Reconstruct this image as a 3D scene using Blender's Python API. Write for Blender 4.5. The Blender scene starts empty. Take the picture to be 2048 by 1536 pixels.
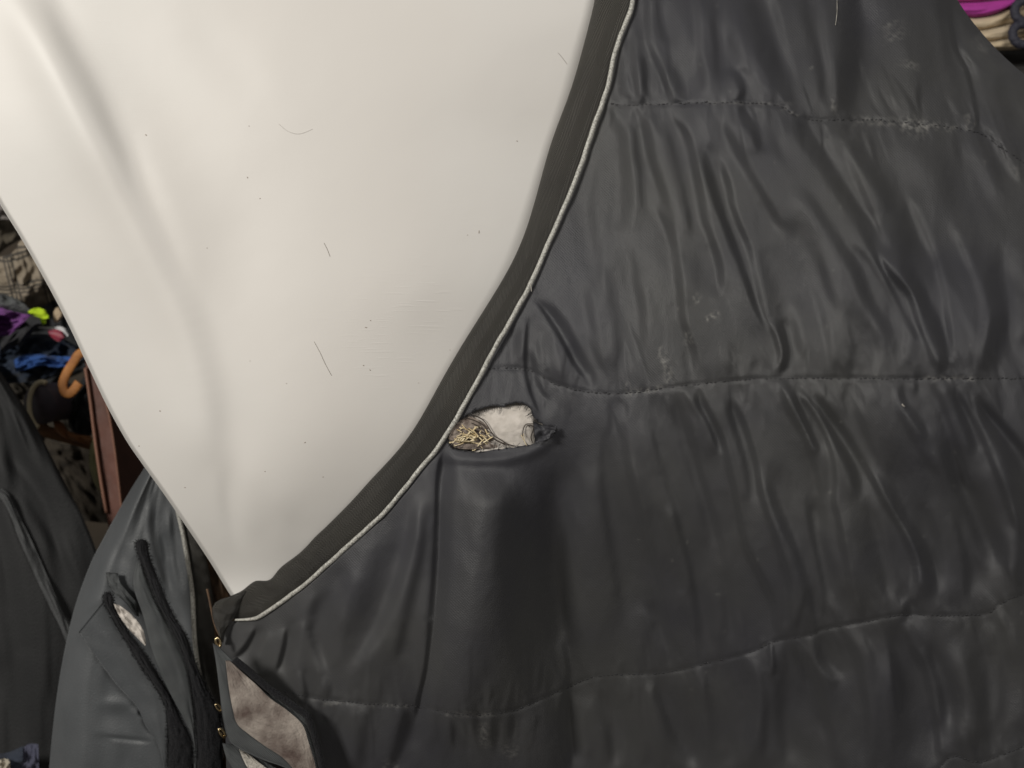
import bpy, bmesh, math, random
import numpy as np
from mathutils import Vector, Matrix
R = math.radians
random.seed(7)
C = bpy.context.scene.collection
scene = bpy.context.scene

# ------------------------------------------------------------------ camera, world, lamps, exposure
CAM_Z = 1.30
K = 0.4444                                  # tan of half the horizontal field of view
cam_d = bpy.data.cameras.new('camera'); cam = bpy.data.objects.new('camera', cam_d); C.objects.link(cam)
cam.location = (0, 0, CAM_Z); cam.rotation_euler = (R(90), 0, 0)
cam_d.sensor_width = 36; cam_d.lens = 18 / K; cam_d.clip_start = 0.02; cam_d.clip_end = 50
cam_d.dof.use_dof = True; cam_d.dof.focus_distance = 0.93; cam_d.dof.aperture_fstop = 7.0
scene.camera = cam
w = bpy.data.worlds.new('World'); scene.world = w; w.use_nodes = True
w.node_tree.nodes['Background'].inputs[0].default_value = (1.0, 0.97, 0.92, 1)
w.node_tree.nodes['Background'].inputs[1].default_value = 0.13

def area(name, loc, target, sx, sy, power, col):
    l = bpy.data.lights.new(name, 'AREA'); l.shape = 'RECTANGLE'; l.size = sx; l.size_y = sy
    l.energy = power; l.color = col
    o = bpy.data.objects.new(name, l); C.objects.link(o); o.location = loc
    d = Vector(target) - Vector(loc); o.rotation_euler = d.to_track_quat('-Z', 'Y').to_euler()
    return o
area('area_lamp', (-2.15, -0.95, 2.3), (0.15, 0.95, 1.2), 0.9, 0.5, 79, (1.0, 0.965, 0.90))
area('area_lamp', (1.0, -1.3, 2.3), (0.3, 0.95, 1.25), 1.2, 0.4, 30, (1.0, 0.965, 0.91))  # added fill lamp, brightens the right of the rug and the neck
scene.view_settings.view_transform = 'Standard'; scene.view_settings.look = 'None'
scene.view_settings.exposure = 0.0; scene.view_settings.gamma = 1.0

# ------------------------------------------------------------------ maths helpers
def pt(u, v, d):
    """point at distance d in front of the camera plane; u, v in photo pixels"""
    s = K / 1024.0
    return np.stack([(u - 1024) * s * d, d, CAM_Z + (768 - v) * s * d], -1)
def V(u, v, d):
    p = pt(np.float64(u), np.float64(v), np.float64(d)); return Vector((float(p[0]), float(p[1]), float(p[2])))
def hsh(ix, iy, seed):
    n = (ix.astype(np.int64) * 374761393 + iy.astype(np.int64) * 668265263 + seed * 974634777) & 0xffffffff
    n = ((n ^ (n >> 13)) * 1274126177) & 0xffffffff
    return ((n ^ (n >> 16)) & 0xffff) / 65535.0
def vnoise(x, y, seed=0):
    x = np.asarray(x, float); y = np.asarray(y, float)
    ix = np.floor(x).astype(np.int64); iy = np.floor(y).astype(np.int64); fx = x - ix; fy = y - iy
    fx = fx * fx * fx * (fx * (fx * 6 - 15) + 10); fy = fy * fy * fy * (fy * (fy * 6 - 15) + 10)
    a = hsh(ix, iy, seed); b = hsh(ix + 1, iy, seed); c = hsh(ix, iy + 1, seed); d = hsh(ix + 1, iy + 1, seed)
    return (a * (1 - fx) + b * fx) * (1 - fy) + (c * (1 - fx) + d * fx) * fy * 1.0 - 0.5
def fbm(x, y, seed=0, o=4):
    s = 0; a = 1
    for i in range(o):
        s = s + a * vnoise(x * 2 ** i, y * 2 ** i, seed + i * 17); a *= 0.5
    return s
def tps(ctrl):
    P = np.array(ctrl, float); X = P[:, :2] / 1000; z = P[:, 2]; n = len(P)
    def U(r2): return np.where(r2 > 1e-12, r2 * np.log(r2 + 1e-12), 0)
    D = ((X[:, None] - X[None]) ** 2).sum(-1)
    A = np.zeros((n + 3, n + 3)); A[:n, :n] = U(D) + 0.004 * np.eye(n); A[:n, n] = 1; A[:n, n + 1:] = X
    A[n, :n] = 1; A[n + 1:, :n] = X.T
    w = np.linalg.solve(A, np.concatenate([z, np.zeros(3)]))
    def f(u, v):
        u = np.asarray(u, float) / 1000; v = np.asarray(v, float) / 1000
        s = w[n] + w[n + 1] * u + w[n + 2] * v
        for i in range(n):
            s = s + w[i] * U((u - X[i, 0]) ** 2 + (v - X[i, 1]) ** 2)
        return s
    return f
def smooth(pts, k=8):
    P = np.array(pts, float)
    if len(P) < 3: return np.array([P[0] + (P[-1] - P[0]) * t for t in np.linspace(0, 1, k + 1)])
    Q = np.vstack([2 * P[0] - P[1], P, 2 * P[-1] - P[-2]]); out = []
    for i in range(1, len(Q) - 2):
        a, b, c, d = Q[i - 1], Q[i], Q[i + 1], Q[i + 2]
        for j in range(k):
            t = j / k
            out.append(0.5 * (2 * b + (c - a) * t + (2 * a - 5 * b + 4 * c - d) * t * t + (3 * b - a - 3 * c + d) * t ** 3))
    out.append(P[-1]); return np.array(out)
def resample(P, n):
    P = np.asarray(P, float); s = np.concatenate([[0], np.cumsum(np.linalg.norm(np.diff(P[:, :2], axis=0), axis=1))])
    t = np.linspace(0, s[-1], n); return np.stack([np.interp(t, s, P[:, k]) for k in range(P.shape[1])], -1)
def interp_v(pts):
    S = smooth(pts, 10); S = S[np.argsort(S[:, 1])]
    return lambda v: np.interp(v, S[:, 1], S[:, 0])

# raster in photo pixels, one cell per 2 px
U0, V0, STEP = -320, -120, 2
GU = np.arange(U0, 2260, STEP, dtype=float); GV = np.arange(V0, 1760, STEP, dtype=float)
def bil(F, u, v):
    x = np.clip((np.asarray(u, float) - U0) / STEP, 0, F.shape[1] - 1.001); y = np.clip((np.asarray(v, float) - V0) / STEP, 0, F.shape[0] - 1.001)
    ix = x.astype(int); iy = y.astype(int); fx = x - ix; fy = y - iy
    return (F[iy, ix] * (1 - fx) + F[iy, ix + 1] * fx) * (1 - fy) + (F[iy + 1, ix] * (1 - fx) + F[iy + 1, ix + 1] * fx) * fy
def stroke(F, pts, sig, amp, taper=0.18, sm=True):
    """adds amp * gauss(distance to the line) to F, fading out at both ends"""
    S = smooth(pts, 5) if sm else np.array(pts, float)
    m = 3.2 * sig
    x0, x1 = S[:, 0].min() - m, S[:, 0].max() + m; y0, y1 = S[:, 1].min() - m, S[:, 1].max() + m
    i0, i1 = np.searchsorted(GU, [x0, x1]); j0, j1 = np.searchsorted(GV, [y0, y1])
    if i1 <= i0 or j1 <= j0: return
    X, Y = np.meshgrid(GU[i0:i1], GV[j0:j1])
    best = np.full(X.shape, 1e9); tt = np.zeros(X.shape); nx = np.zeros(X.shape); ny = np.zeros(X.shape)
    L = np.concatenate([[0], np.cumsum(np.linalg.norm(np.diff(S, axis=0), axis=1))])
    for k in range(len(S) - 1):
        a, b = S[k], S[k + 1]; ab = b - a; l2 = max((ab ** 2).sum(), 1e-9)
        t = np.clip(((X - a[0]) * ab[0] + (Y - a[1]) * ab[1]) / l2, 0, 1)
        d = (X - a[0] - t * ab[0]) ** 2 + (Y - a[1] - t * ab[1]) ** 2
        q = d < best; best = np.where(q, d, best); tt = np.where(q, L[k] + t * math.sqrt(l2), tt)
        if F.ndim == 3:
            n_ = np.array([-ab[1], ab[0]]) / math.sqrt(l2); n_ = n_ if n_[0] >= 0 else -n_
            nx = np.where(q, n_[0], nx); ny = np.where(q, n_[1], ny)
    tt = tt / L[-1]
    e = np.ones_like(tt)
    if taper > 0: e = np.clip(np.minimum(tt, 1 - tt) / taper, 0, 1); e = e * e * (3 - 2 * e)
    val = amp * e * np.exp(-best / (2 * sig * sig))
    if F.ndim == 3: F[0, j0:j1, i0:i1] += val * nx; F[1, j0:j1, i0:i1] += val * ny
    else: F[j0:j1, i0:i1] += val
def slopes_to_height(G, L):
    """height field whose gradient is closest to the painted slope field G (2, rows, columns), relaxing over L px"""
    h, w = G.shape[1:]; H, W = h + 200, w + 200
    kx = 2 * np.pi * np.fft.fftfreq(W, STEP)[None]; ky = 2 * np.pi * np.fft.fftfreq(H, STEP)[:, None]
    A = np.fft.fft2(G[0], (H, W)); B = np.fft.fft2(G[1], (H, W))
    return np.real(np.fft.ifft2((-1j * kx * A - 1j * ky * B) / (kx ** 2 + ky ** 2 + 1 / L ** 2)))[:h, :w]
def blur(F, s):
    r = int(3 * s) + 1; k = np.exp(-np.arange(-r, r + 1) ** 2 / (2 * s * s)); k /= k.sum()
    F = np.apply_along_axis(lambda a: np.convolve(np.pad(a, r, 'edge'), k, 'valid'), 0, F)
    return np.apply_along_axis(lambda a: np.convolve(np.pad(a, r, 'edge'), k, 'valid'), 1, F)

# ------------------------------------------------------------------ object helpers
def tag(o, label=None, cat=None, group=None, kind=None):
    if label: o['label'] = label
    if cat: o['category'] = cat
    if group: o['group'] = group
    if kind: o['kind'] = kind
    return o
def empty(name, loc, label, cat, group=None):
    o = bpy.data.objects.new(name, None); C.objects.link(o); o.location = loc; o.empty_display_size = 0.05
    return tag(o, label, cat, group)
def link(name, me, mat, parent=None):
    o = bpy.data.objects.new(name, me); C.objects.link(o)
    if mat is not None: me.materials.append(mat)
    if parent is not None:
        o.parent = parent
        b = parent
        while b is not None:
            o.matrix_parent_inverse = Matrix.Translation(-b.location) @ o.matrix_parent_inverse if b.type == 'EMPTY' else o.matrix_parent_inverse
            break
    return o
def mesh_obj(name, verts, faces, mat, parent=None, uv=None, smooth_=True, attrs=None):
    """verts (n,3), faces list or (m,4) array"""
    me = bpy.data.meshes.new(name); verts = np.asarray(verts, float)
    if isinstance(faces, np.ndarray):
        m, k = faces.shape
        me.vertices.add(len(verts)); me.vertices.foreach_set('co', verts.ravel())
        me.loops.add(m * k); me.loops.foreach_set('vertex_index', faces.ravel().astype(np.int32))
        me.polygons.add(m); me.polygons.foreach_set('loop_start', np.arange(0, m * k, k, dtype=np.int32))
        me.update(calc_edges=True)
    else:
        me.from_pydata([tuple(v) for v in verts], [], faces)
    if uv is not None:
        ul = me.uv_layers.new(name='UVMap'); li = np.zeros(len(me.loops), np.int32); me.loops.foreach_get('vertex_index', li)
        ul.data.foreach_set('uv', np.asarray(uv, float)[li].ravel())
    if attrs:
        for an, val in attrs.items():
            a = me.attributes.new(an, 'FLOAT', 'POINT'); a.data.foreach_set('value', np.asarray(val, float).ravel())
    if smooth_: me.polygons.foreach_set('use_smooth', np.ones(len(me.polygons), bool))
    me.validate(); me.update()
    return link(name, me, mat, parent)
def quads(nr, nc, off=0):
    i = np.arange(nr - 1)[:, None] * nc + np.arange(nc - 1)[None, :]
    return (np.stack([i, i + nc, i + nc + 1, i + 1], -1).reshape(-1, 4)) + off
def sheet(name, A, B, mat, parent=None, depth=1.5, nr=60, nc=30, thick=0.006, bulge=0.0, wr=None, sm=True, back=None, dfun=None, smc=8):
    """a solid piece of cloth or board between two edge lines A and B (u, v[, depth]), with its own thickness;
    bulge rounds it across; wr = (amplitude, cross frequency, along frequency, seed) folds"""
    A = [tuple(a) + ((depth,) if len(a) == 2 else ()) for a in A]; B = [tuple(b) + ((depth,) if len(b) == 2 else ()) for b in B]
    SA = resample(smooth(A, smc) if sm else np.array(A, float), nr); SB = resample(smooth(B, smc) if sm else np.array(B, float), nr)
    t = np.linspace(0, 1, nc)[None, :, None]
    G = SA[:, None] * (1 - t) + SB[:, None] * t
    u, v, d = G[..., 0], G[..., 1], G[..., 2].copy()
    T = np.repeat(t[..., 0], nr, 0); S = np.repeat(np.linspace(0, 1, nr)[:, None], nc, 1)
    edge = np.clip(1 - (2 * T - 1) ** 2, 0, 1) ** 0.5
    d -= bulge * edge
    if wr:
        for a, fc, fa, sd in ([wr] if not isinstance(wr[0], tuple) else wr):
            d -= a * fbm(T * fc + 0.6 * vnoise(S * 2.2, T * 2, sd + 5) * fc * 0.4, S * fa, sd, 3)
    if dfun is not None: d = d - dfun(u, v, S, T)
    F = pt(u, v, d)
    th = thick * (0.25 + 0.75 * edge)
    sh = np.clip(edge * 1.6, 0, 1)
    uc = u.mean(1, keepdims=True)
    Bk = pt(u, v, d + th)
    verts = np.concatenate([F.reshape(-1, 3), Bk.reshape(-1, 3)]); n = nr * nc
    q1 = quads(nr, nc)[:, ::-1]; q2 = quads(nr, nc, n)
    r = np.concatenate([np.arange(nc), np.arange(nc - 1 + nc, nr * nc, nc), np.arange(nr * nc - 2, (nr - 1) * nc - 1, -1), np.arange((nr - 2) * nc, 0, -nc)])
    rn = np.roll(r, -1); rim = np.stack([r, rn, rn + n, r + n], -1)
    s = K / 1024 * d
    uv1 = np.stack([u * s, -v * s], -1).reshape(-1, 2)
    o = mesh_obj(name, verts, np.concatenate([q1, q2, rim]), mat, parent, np.concatenate([uv1, uv1]))
    return o
def tube_mesh(P, rad, k=8, twist=0, tw_amp=0.0, cap=True, flat=1.0):
    """P (n,3) path, rad scalar or (n,); returns verts, faces(array), uv"""
    P = np.asarray(P, float); n = len(P); rad = np.broadcast_to(np.asarray(rad, float), (n,))
    T = np.gradient(P, axis=0); T /= np.linalg.norm(T, axis=1)[:, None] + 1e-12
    N = np.zeros_like(P); ref = np.array([0, -1.0, 0.02]); 
    for i in range(n):
        a = ref - T[i] * ref.dot(T[i])
        if np.linalg.norm(a) < 1e-3: a = np.array([0, 0, 1.0]) - T[i] * T[i][2]
        N[i] = a / np.linalg.norm(a)
    B = np.cross(T, N); ang = np.linspace(0, 2 * np.pi, k, endpoint=False)
    L = np.concatenate([[0], np.cumsum(np.linalg.norm(np.diff(P, axis=0), axis=1))])
    rr = rad[:, None] * (1 + tw_amp * np.abs(np.sin(ang[None] * 1.0 + L[:, None] * twist)))
    verts = P[:, None] + rr[..., None] * (np.cos(ang)[None, :, None] * N[:, None] * flat + np.sin(ang)[None, :, None] * B[:, None])
    verts = verts.reshape(-1, 3)
    i = np.arange(n - 1)[:, None] * k; j = np.arange(k)[None]; jn = (j + 1) % k
    f = np.stack([i + j, i + k + j, i + k + jn, i + jn], -1).reshape(-1, 4)
    uv = np.stack([np.repeat(L, k), np.tile(ang / 6.283, n)], -1)
    if cap:
        verts = np.vstack([verts, P[0], P[-1]]); a, b = n * k, n * k + 1
        c0 = np.array([[a, jj, (jj + 1) % k, (jj + 1) % k] for jj in range(k)]); c1 = np.array([[b, (n - 1) * k + (jj + 1) % k, (n - 1) * k + jj, (n - 1) * k + jj] for jj in range(k)])
        uv = np.vstack([uv, [0, 0], [L[-1], 0]])
        return verts, [tuple(q) for q in f.tolist()] + [tuple(q[:3]) for q in c0.tolist()] + [tuple(q[:3]) for q in c1.tolist()], uv
    return verts, f, uv
def tube(name, P, rad, mat, parent=None, **kw):
    v, f, uv = tube_mesh(P, rad, **kw); return mesh_obj(name, v, f, mat, parent, uv)
def path3(pts, n, depth=None):
    S = resample(smooth(pts, 8), n)
    d = S[:, 2] if S.shape[1] > 2 else (depth(S[:, 0], S[:, 1]) if callable(depth) else np.full(n, depth))
    return pt(S[:, 0], S[:, 1], d)

# ------------------------------------------------------------------ materials
def mat(name, col, rough=0.7, col2=None, nscale=30, sheen=0.0, bump=0.0, bscale=400, metal=0.0, spec=0.5, weave=None, ndet=4, contrast=(0.35, 0.65), coat=0, sub=0):
    m = bpy.data.materials.new(name); m.use_nodes = True; nt = m.node_tree; N = nt.nodes; Lk = nt.links
    b = N['Principled BSDF']; b.inputs['Roughness'].default_value = rough; b.inputs['Metallic'].default_value = metal
    b.inputs['Specular IOR Level'].default_value = spec
    if sheen: b.inputs['Sheen Weight'].default_value = sheen; b.inputs['Sheen Roughness'].default_value = 0.45
    if coat: b.inputs['Coat Weight'].default_value = coat; b.inputs['Coat Roughness'].default_value = 0.25
    tc = N.new('ShaderNodeTexCoord')
    col = tuple(col) + (1,)
    if col2 is not None:
        n = N.new('ShaderNodeTexNoise'); n.inputs['Scale'].default_value = nscale; n.inputs['Detail'].default_value = ndet
        Lk.new(tc.outputs['Object'], n.inputs['Vector'])
        r = N.new('ShaderNodeValToRGB'); r.color_ramp.elements[0].position = contrast[0]; r.color_ramp.elements[1].position = contrast[1]
        r.color_ramp.elements[0].color = col; r.color_ramp.elements[1].color = tuple(col2) + (1,)
        Lk.new(n.outputs['Fac'], r.inputs['Fac']); Lk.new(r.outputs['Color'], b.inputs['Base Color'])
    else: b.inputs['Base Color'].default_value = col
    h = None
    if bump:
        n2 = N.new('ShaderNodeTexNoise'); n2.inputs['Scale'].default_value = bscale; n2.inputs['Detail'].default_value = 3
        Lk.new(tc.outputs['Object'], n2.inputs['Vector']); h = n2.outputs['Fac']
        bp = N.new('ShaderNodeBump'); bp.inputs['Strength'].default_value = 1.0; bp.inputs['Distance'].default_value = bump
        Lk.new(h, bp.inputs['Height']); Lk.new(bp.outputs['Normal'], b.inputs['Normal'])
    if weave:
        wv = N.new('ShaderNodeTexWave'); wv.wave_type = 'BANDS'; wv.bands_direction = 'DIAGONAL'; wv.inputs['Scale'].default_value = weave[0]
        wv.inputs['Distortion'].default_value = 0.6; wv.inputs['Detail'].default_value = 1
        Lk.new(tc.outputs['UV'], wv.inputs['Vector'])
        bp2 = N.new('ShaderNodeBump'); bp2.inputs['Distance'].default_value = weave[1]
        Lk.new(wv.outputs['Fac'], bp2.inputs['Height'])
        if bump: Lk.new(bp.outputs['Normal'], bp2.inputs['Normal'])
        Lk.new(bp2.outputs['Normal'], b.inputs['Normal'])
    m['_'] = 1
    return m
def node(m, t, **kw):
    n = m.node_tree.nodes.new(t)
    for k, v in kw.items(): setattr(n, k, v)
    return n

M = {}
# quilted shell: charcoal twill, dusty in places
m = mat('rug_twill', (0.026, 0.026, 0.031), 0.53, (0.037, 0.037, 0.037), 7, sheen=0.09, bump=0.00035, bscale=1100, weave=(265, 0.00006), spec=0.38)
nt = m.node_tree; b = nt.nodes['Principled BSDF']; src = b.inputs['Base Color'].links[0].from_socket
at = node(m, 'ShaderNodeAttribute'); at.attribute_name = 'dust'
nz = node(m, 'ShaderNodeTexNoise'); nz.inputs['Scale'].default_value = 260; nz.inputs['Detail'].default_value = 5
tcn = [n for n in nt.nodes if n.type == 'TEX_COORD'][0]; nt.links.new(tcn.outputs['Object'], nz.inputs['Vector'])
mr = node(m, 'ShaderNodeMapRange'); mr.inputs['From Min'].default_value = 0.42; mr.inputs['From Max'].default_value = 0.68
nt.links.new(nz.outputs['Fac'], mr.inputs['Value'])
mu = node(m, 'ShaderNodeMath', operation='MULTIPLY'); nt.links.new(mr.outputs['Result'], mu.inputs[0]); nt.links.new(at.outputs['Fac'], mu.inputs[1])
mx = node(m, 'ShaderNodeMix', data_type='RGBA'); nt.links.new(mu.outputs[0], mx.inputs['Factor']); nt.links.new(src, mx.inputs['A']); mx.inputs['B'].default_value = (0.30, 0.29, 0.27, 1)
nt.links.new(mx.outputs['Result'], b.inputs['Base Color'])
M['twill'] = m
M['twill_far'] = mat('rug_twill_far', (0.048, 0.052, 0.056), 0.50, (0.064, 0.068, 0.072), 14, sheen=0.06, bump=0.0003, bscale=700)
# herringbone tape
m = mat('herringbone_tape', (0.019, 0.0175, 0.015), 0.60, (0.027, 0.025, 0.021), 18, sheen=0.03, bump=0.0001, bscale=1200, spec=0.4)
nt = m.node_tree; b = nt.nodes['Principled BSDF']
tcn = [n for n in nt.nodes if n.type == 'TEX_COORD'][0]
sx = node(m, 'ShaderNodeSeparateXYZ'); nt.links.new(tcn.outputs['UV'], sx.inputs[0])
def math_n(m, op, a, b_=None, c=None):
    n = m.node_tree.nodes.new('ShaderNodeMath'); n.operation = op
    for i, q in enumerate((a, b_, c)):
        if q is None: continue
        if hasattr(q, 'links'): m.node_tree.links.new(q, n.inputs[i])
        else: n.inputs[i].default_value = q
    return n.outputs[0]
ping = math_n(m, 'PINGPONG', sx.outputs['Y'], 0.0065)
tt_ = math_n(m, 'ADD', math_n(m, 'MULTIPLY', sx.outputs['X'], 1.0), math_n(m, 'MULTIPLY', ping, 2.1))
wv = math_n(m, 'SINE', math_n(m, 'MULTIPLY', tt_, 2 * math.pi / 0.0024))
bp = node(m, 'ShaderNodeBump'); bp.inputs['Distance'].default_value = 0.00032; nt.links.new(wv, bp.inputs['Height'])
nt.links.new(bp.outputs['Normal'], b.inputs['Normal'])
mrh = node(m, 'ShaderNodeMapRange'); mrh.inputs['From Min'].default_value = -1; mrh.inputs['To Min'].default_value = 0.25; mrh.inputs['To Max'].default_value = 2.6
nt.links.new(wv, mrh.inputs['Value'])
sc = node(m, 'ShaderNodeVectorMath', operation='SCALE'); nt.links.new(b.inputs['Base Color'].links[0].from_socket, sc.inputs[0]); nt.links.new(mrh.outputs['Result'], sc.inputs['Scale'])
nt.links.new(sc.outputs[0], b.inputs['Base Color'])
M['tape'] = m
M['cord'] = mat('reflective_cord', (0.17, 0.165, 0.145), 0.45, (0.46, 0.45, 0.41), 700, bump=0.0003, bscale=1500, spec=0.8)
M['thread'] = mat('seam_thread', (0.018, 0.018, 0.020), 0.8)
M['thread_brown'] = mat('frayed_thread', (0.035, 0.025, 0.018), 0.8)
M['wad'] = mat('polyester_wadding', (0.42, 0.385, 0.345), 0.9, (0.50, 0.46, 0.42), 160, bump=0.0003, bscale=420, sheen=0.2)
M['lining'] = mat('brown_lining', (0.06, 0.035, 0.02), 0.7, (0.13, 0.075, 0.04), 60, bump=0.0004)
M['velcro'] = mat('black_loop_tape', (0.006, 0.006, 0.007), 0.95, (0.016, 0.016, 0.018), 700, sheen=0.05, bump=0.0016, bscale=900, spec=0.2)
M['web'] = mat('grey_webbing', (0.034, 0.037, 0.039), 0.6, (0.050, 0.054, 0.055), 60, sheen=0.04, bump=0.0003, bscale=600, weave=(330, 0.0003))
M['fluff'] = mat('worn_hook_pad', (0.070, 0.048, 0.040), 0.95, (0.27, 0.235, 0.205), 42, bump=0.0008, bscale=520, sheen=0.1, ndet=12, contrast=(0.36, 0.66))
M['fluff_pale'] = mat('pale_hook_pad', (0.26, 0.24, 0.21), 0.95, (0.46, 0.43, 0.38), 120, bump=0.0014, bscale=420, sheen=0.3)
M['brass'] = mat('brass', (0.62, 0.50, 0.30), 0.25, (0.30, 0.22, 0.12), 300, metal=1.0)
M['straw'] = mat('straw', (0.42, 0.31, 0.15), 0.55, (0.72, 0.62, 0.42), 160, contrast=(.4,.6))
M['hair'] = mat('dark_hair', (0.33, 0.30, 0.26), 0.6)
M['mark'] = mat('grime_speck', (0.24, 0.20, 0.165), 0.9, (0.36, 0.32, 0.28), 120)

# white fibreglass
m = mat('white_gelcoat', (0.57, 0.545, 0.515), 0.50, (0.59, 0.575, 0.55), 3.0, bump=0.00003, bscale=300, spec=0.45)
nt = m.node_tree; b = nt.nodes['Principled BSDF']; tcn = [n for n in nt.nodes if n.type == 'TEX_COORD'][0]
hs = None
for k_, (rot, sc_) in enumerate((((0, 12, 0), (14, 1, 220)), ((0, 66, 0), (16, 1, 260)))):
    mp = node(m, 'ShaderNodeMapping'); mp.inputs['Rotation'].default_value = tuple(R(a) for a in rot); mp.inputs['Scale'].default_value = sc_
    nt.links.new(tcn.outputs['Object'], mp.inputs['Vector'])
    nn = node(m, 'ShaderNodeTexNoise'); nn.inputs['Scale'].default_value = 2.0; nn.inputs['Detail'].default_value = 2
    nt.links.new(mp.outputs['Vector'], nn.inputs['Vector'])
    mr = node(m, 'ShaderNodeMapRange'); mr.inputs['From Min'].default_value = 0.60; mr.inputs['From Max'].default_value = 0.72; nt.links.new(nn.outputs['Fac'], mr.inputs['Value'])
    hs = mr.outputs['Result'] if hs is None else math_n(m, 'ADD', hs, mr.outputs['Result'])
at = node(m, 'ShaderNodeAttribute'); at.attribute_name = 'scratch'
hs = math_n(m, 'MULTIPLY', hs, at.outputs['Fac'])
bp = node(m, 'ShaderNodeBump'); bp.inputs['Distance'].default_value = 0.00007; nt.links.new(hs, bp.inputs['Height'])
old = b.inputs['Normal'].links[0].from_socket; nt.links.new(old, bp.inputs['Normal']); nt.links.new(bp.outputs['Normal'], b.inputs['Normal'])
M['white'] = m

# ------------------------------------------------------------------ shape of the horse under the rug
rug_base = tps([(1700,700,.862),(1400,450,.893),(1250,80,.945),(1700,60,.935),(1930,40,.985),(2120,230,.975),(2090,700,.872),(1720,1180,.872),(2090,1180,.884),
    (1720,1600,.915),(2120,1600,.895),(1320,860,.897),(1140,1230,.958),(1010,960,.935),(900,1250,.950),(1300,1600,1.0),(700,1230,.975),(600,1400,1.0),
    (455,1270,1.025),(470,1600,1.05),(800,1600,1.01),(1020,1600,1.0),(1010,690,.942),(900,870,.945),(1160,300,.952),(1500,250,.90)])
neck_base = tps([(1230,-40,.985),(1190,150,.98),(1110,350,.975),(1020,540,.972),(880,790,.975),(720,1010,1.00),(560,1150,1.035),(480,1210,1.06),
    (1000,100,.955),(700,0,.952),(700,350,.945),(820,600,.945),(650,800,.958),(480,600,.970),(560,1000,.992),
    (300,150,.970),(350,400,.975),(420,720,.985),(450,950,1.00),(120,150,.985),(230,420,.99),(330,700,1.0),(390,950,1.015),
    (-60,100,1.005),(20,400,1.01),(180,720,1.02),(330,985,1.035),(440,1160,1.06)])

seamA = [(1205,208),(1265,210),(1340,208),(1400,206),(1480,205),(1560,212),(1592,234),(1640,241),(1680,240),(1760,241),(1850,249),(1950,264),(2010,300),(2120,380)]
seamB = [(960,737),(1052,739),(1110,768),(1180,784),(1245,787),(1320,778),(1390,769),(1480,760),(1560,757),(1700,757),(1800,758),(1900,757),(2048,757),(2130,752)]
seamC = [(560,1380),(620,1394),(680,1402),(740,1408),(830,1412),(900,1425),(960,1430),(1030,1420),(1080,1399),(1130,1378),(1200,1352),(1330,1345),(1420,1325),(1500,1305),(1552,1282),(1620,1270),(1650,1258),(1720,1245),(1800,1230),(1880,1231),(1970,1228),(2000,1208),(2048,1188),(2130,1170)]
seamD = [(1500,1640),(1700,1600),(1860,1545),(1905,1512),(1960,1524),(2048,1492),(2130,1470)]
SEAMS = [smooth(s, 6) for s in (seamA, seamB, seamC, seamD)]

Z0 = np.zeros((len(GV), len(GU))); G = np.zeros((2,) + Z0.shape); GW = np.zeros((2,) + Z0.shape)            # slope of the cloth across its folds
S_ = lambda pts, s, a, tp=0.12: stroke(GW, pts, s, a * 1.35, tp) if s >= 18 else stroke(G, pts, s * .72, a * 1.15, tp)
# between seams A and B
S_([(1310,400),(1342,470),(1357,548),(1365,634),(1385,697),(1394,757)],8,.50)
S_([(1350,228),(1376,277),(1395,358),(1408,430),(1420,470),(1439,533),(1443,600)],8,.55)
S_([(1375,500),(1390,540),(1406,600)],20,-.28)
S_([(1400,300),(1418,360),(1439,423),(1467,490),(1490,556),(1513,618),(1545,673)],7,-.55)
S_([(1440,309),(1457,374),(1468,423),(1500,501),(1519,587),(1529,634),(1549,673),(1560,712),(1556,752)],7,.62)
S_([(1556,640),(1570,705),(1561,752)],8,-.85)
S_([(1510,500),(1529,556),(1558,634)],18,-.30)
S_([(1576,600),(1592,660),(1600,720)],12,.30)
S_([(1560,380),(1640,520),(1690,650)],38,.22)
S_([(1600,370),(1640,430),(1678,490),(1709,535),(1736,600),(1787,680)],13,-.32)
S_([(1700,480),(1735,520),(1790,600),(1815,660),(1800,740)],10,.25)
S_([(1710,420),(1728,462),(1771,556),(1810,634),(1842,690)],8,-.45)
S_([(1752,500),(1780,545),(1818,590),(1838,650),(1857,697),(1870,732),(1873,755)],7,.65)
S_([(1795,500),(1834,584),(1868,654),(1890,712),(1877,755)],13,-.62)
S_([(1790,430),(1826,502),(1869,545)],20,-.40)
S_([(1682,262),(1708,338),(1734,400),(1756,455),(1775,500)],9,.52)
S_([(1812,380),(1857,486),(1880,548),(1892,619),(1900,697),(1893,745)],8,.55)
S_([(1900,440),(1924,498),(1953,564),(1969,634),(1958,705),(1949,752)],8,.50)
S_([(1970,520),(1990,590),(2000,640),(1978,705),(1956,752)],19,-.50)
S_([(2018,480),(2030,560),(2030,690)],14,.42)
S_([(2060,420),(2080,560),(2060,700)],14,-.3)
S_([(1232,225),(1249,293),(1254,390),(1250,470)],13,.38)
S_([(1265,240),(1278,330),(1285,430)],9,-.33)
S_([(1283,215),(1294,260),(1307,325),(1333,407),(1346,488)],8,.48)
S_([(1330,240),(1350,320),(1372,410),(1385,480)],10,-.30)
S_([(1405,290),(1420,340),(1444,440)],11,-.35)
S_([(1444,234),(1480,309),(1525,390),(1570,470)],13,.36)
S_([(1483,200),(1484,228),(1508,262),(1521,306)],9,-.60)
S_([(1590,225),(1604,262),(1640,310),(1700,400),(1760,490)],15,-.55)
S_([(1640,270),(1690,360),(1740,440)],14,.30)
S_([(1679,246),(1708,300),(1752,352),(1790,420)],12,-.60)
S_([(1790,290),(1830,350),(1850,400)],22,.20)
S_([(1860,280),(1890,360),(1905,430)],18,-.24)
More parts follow.
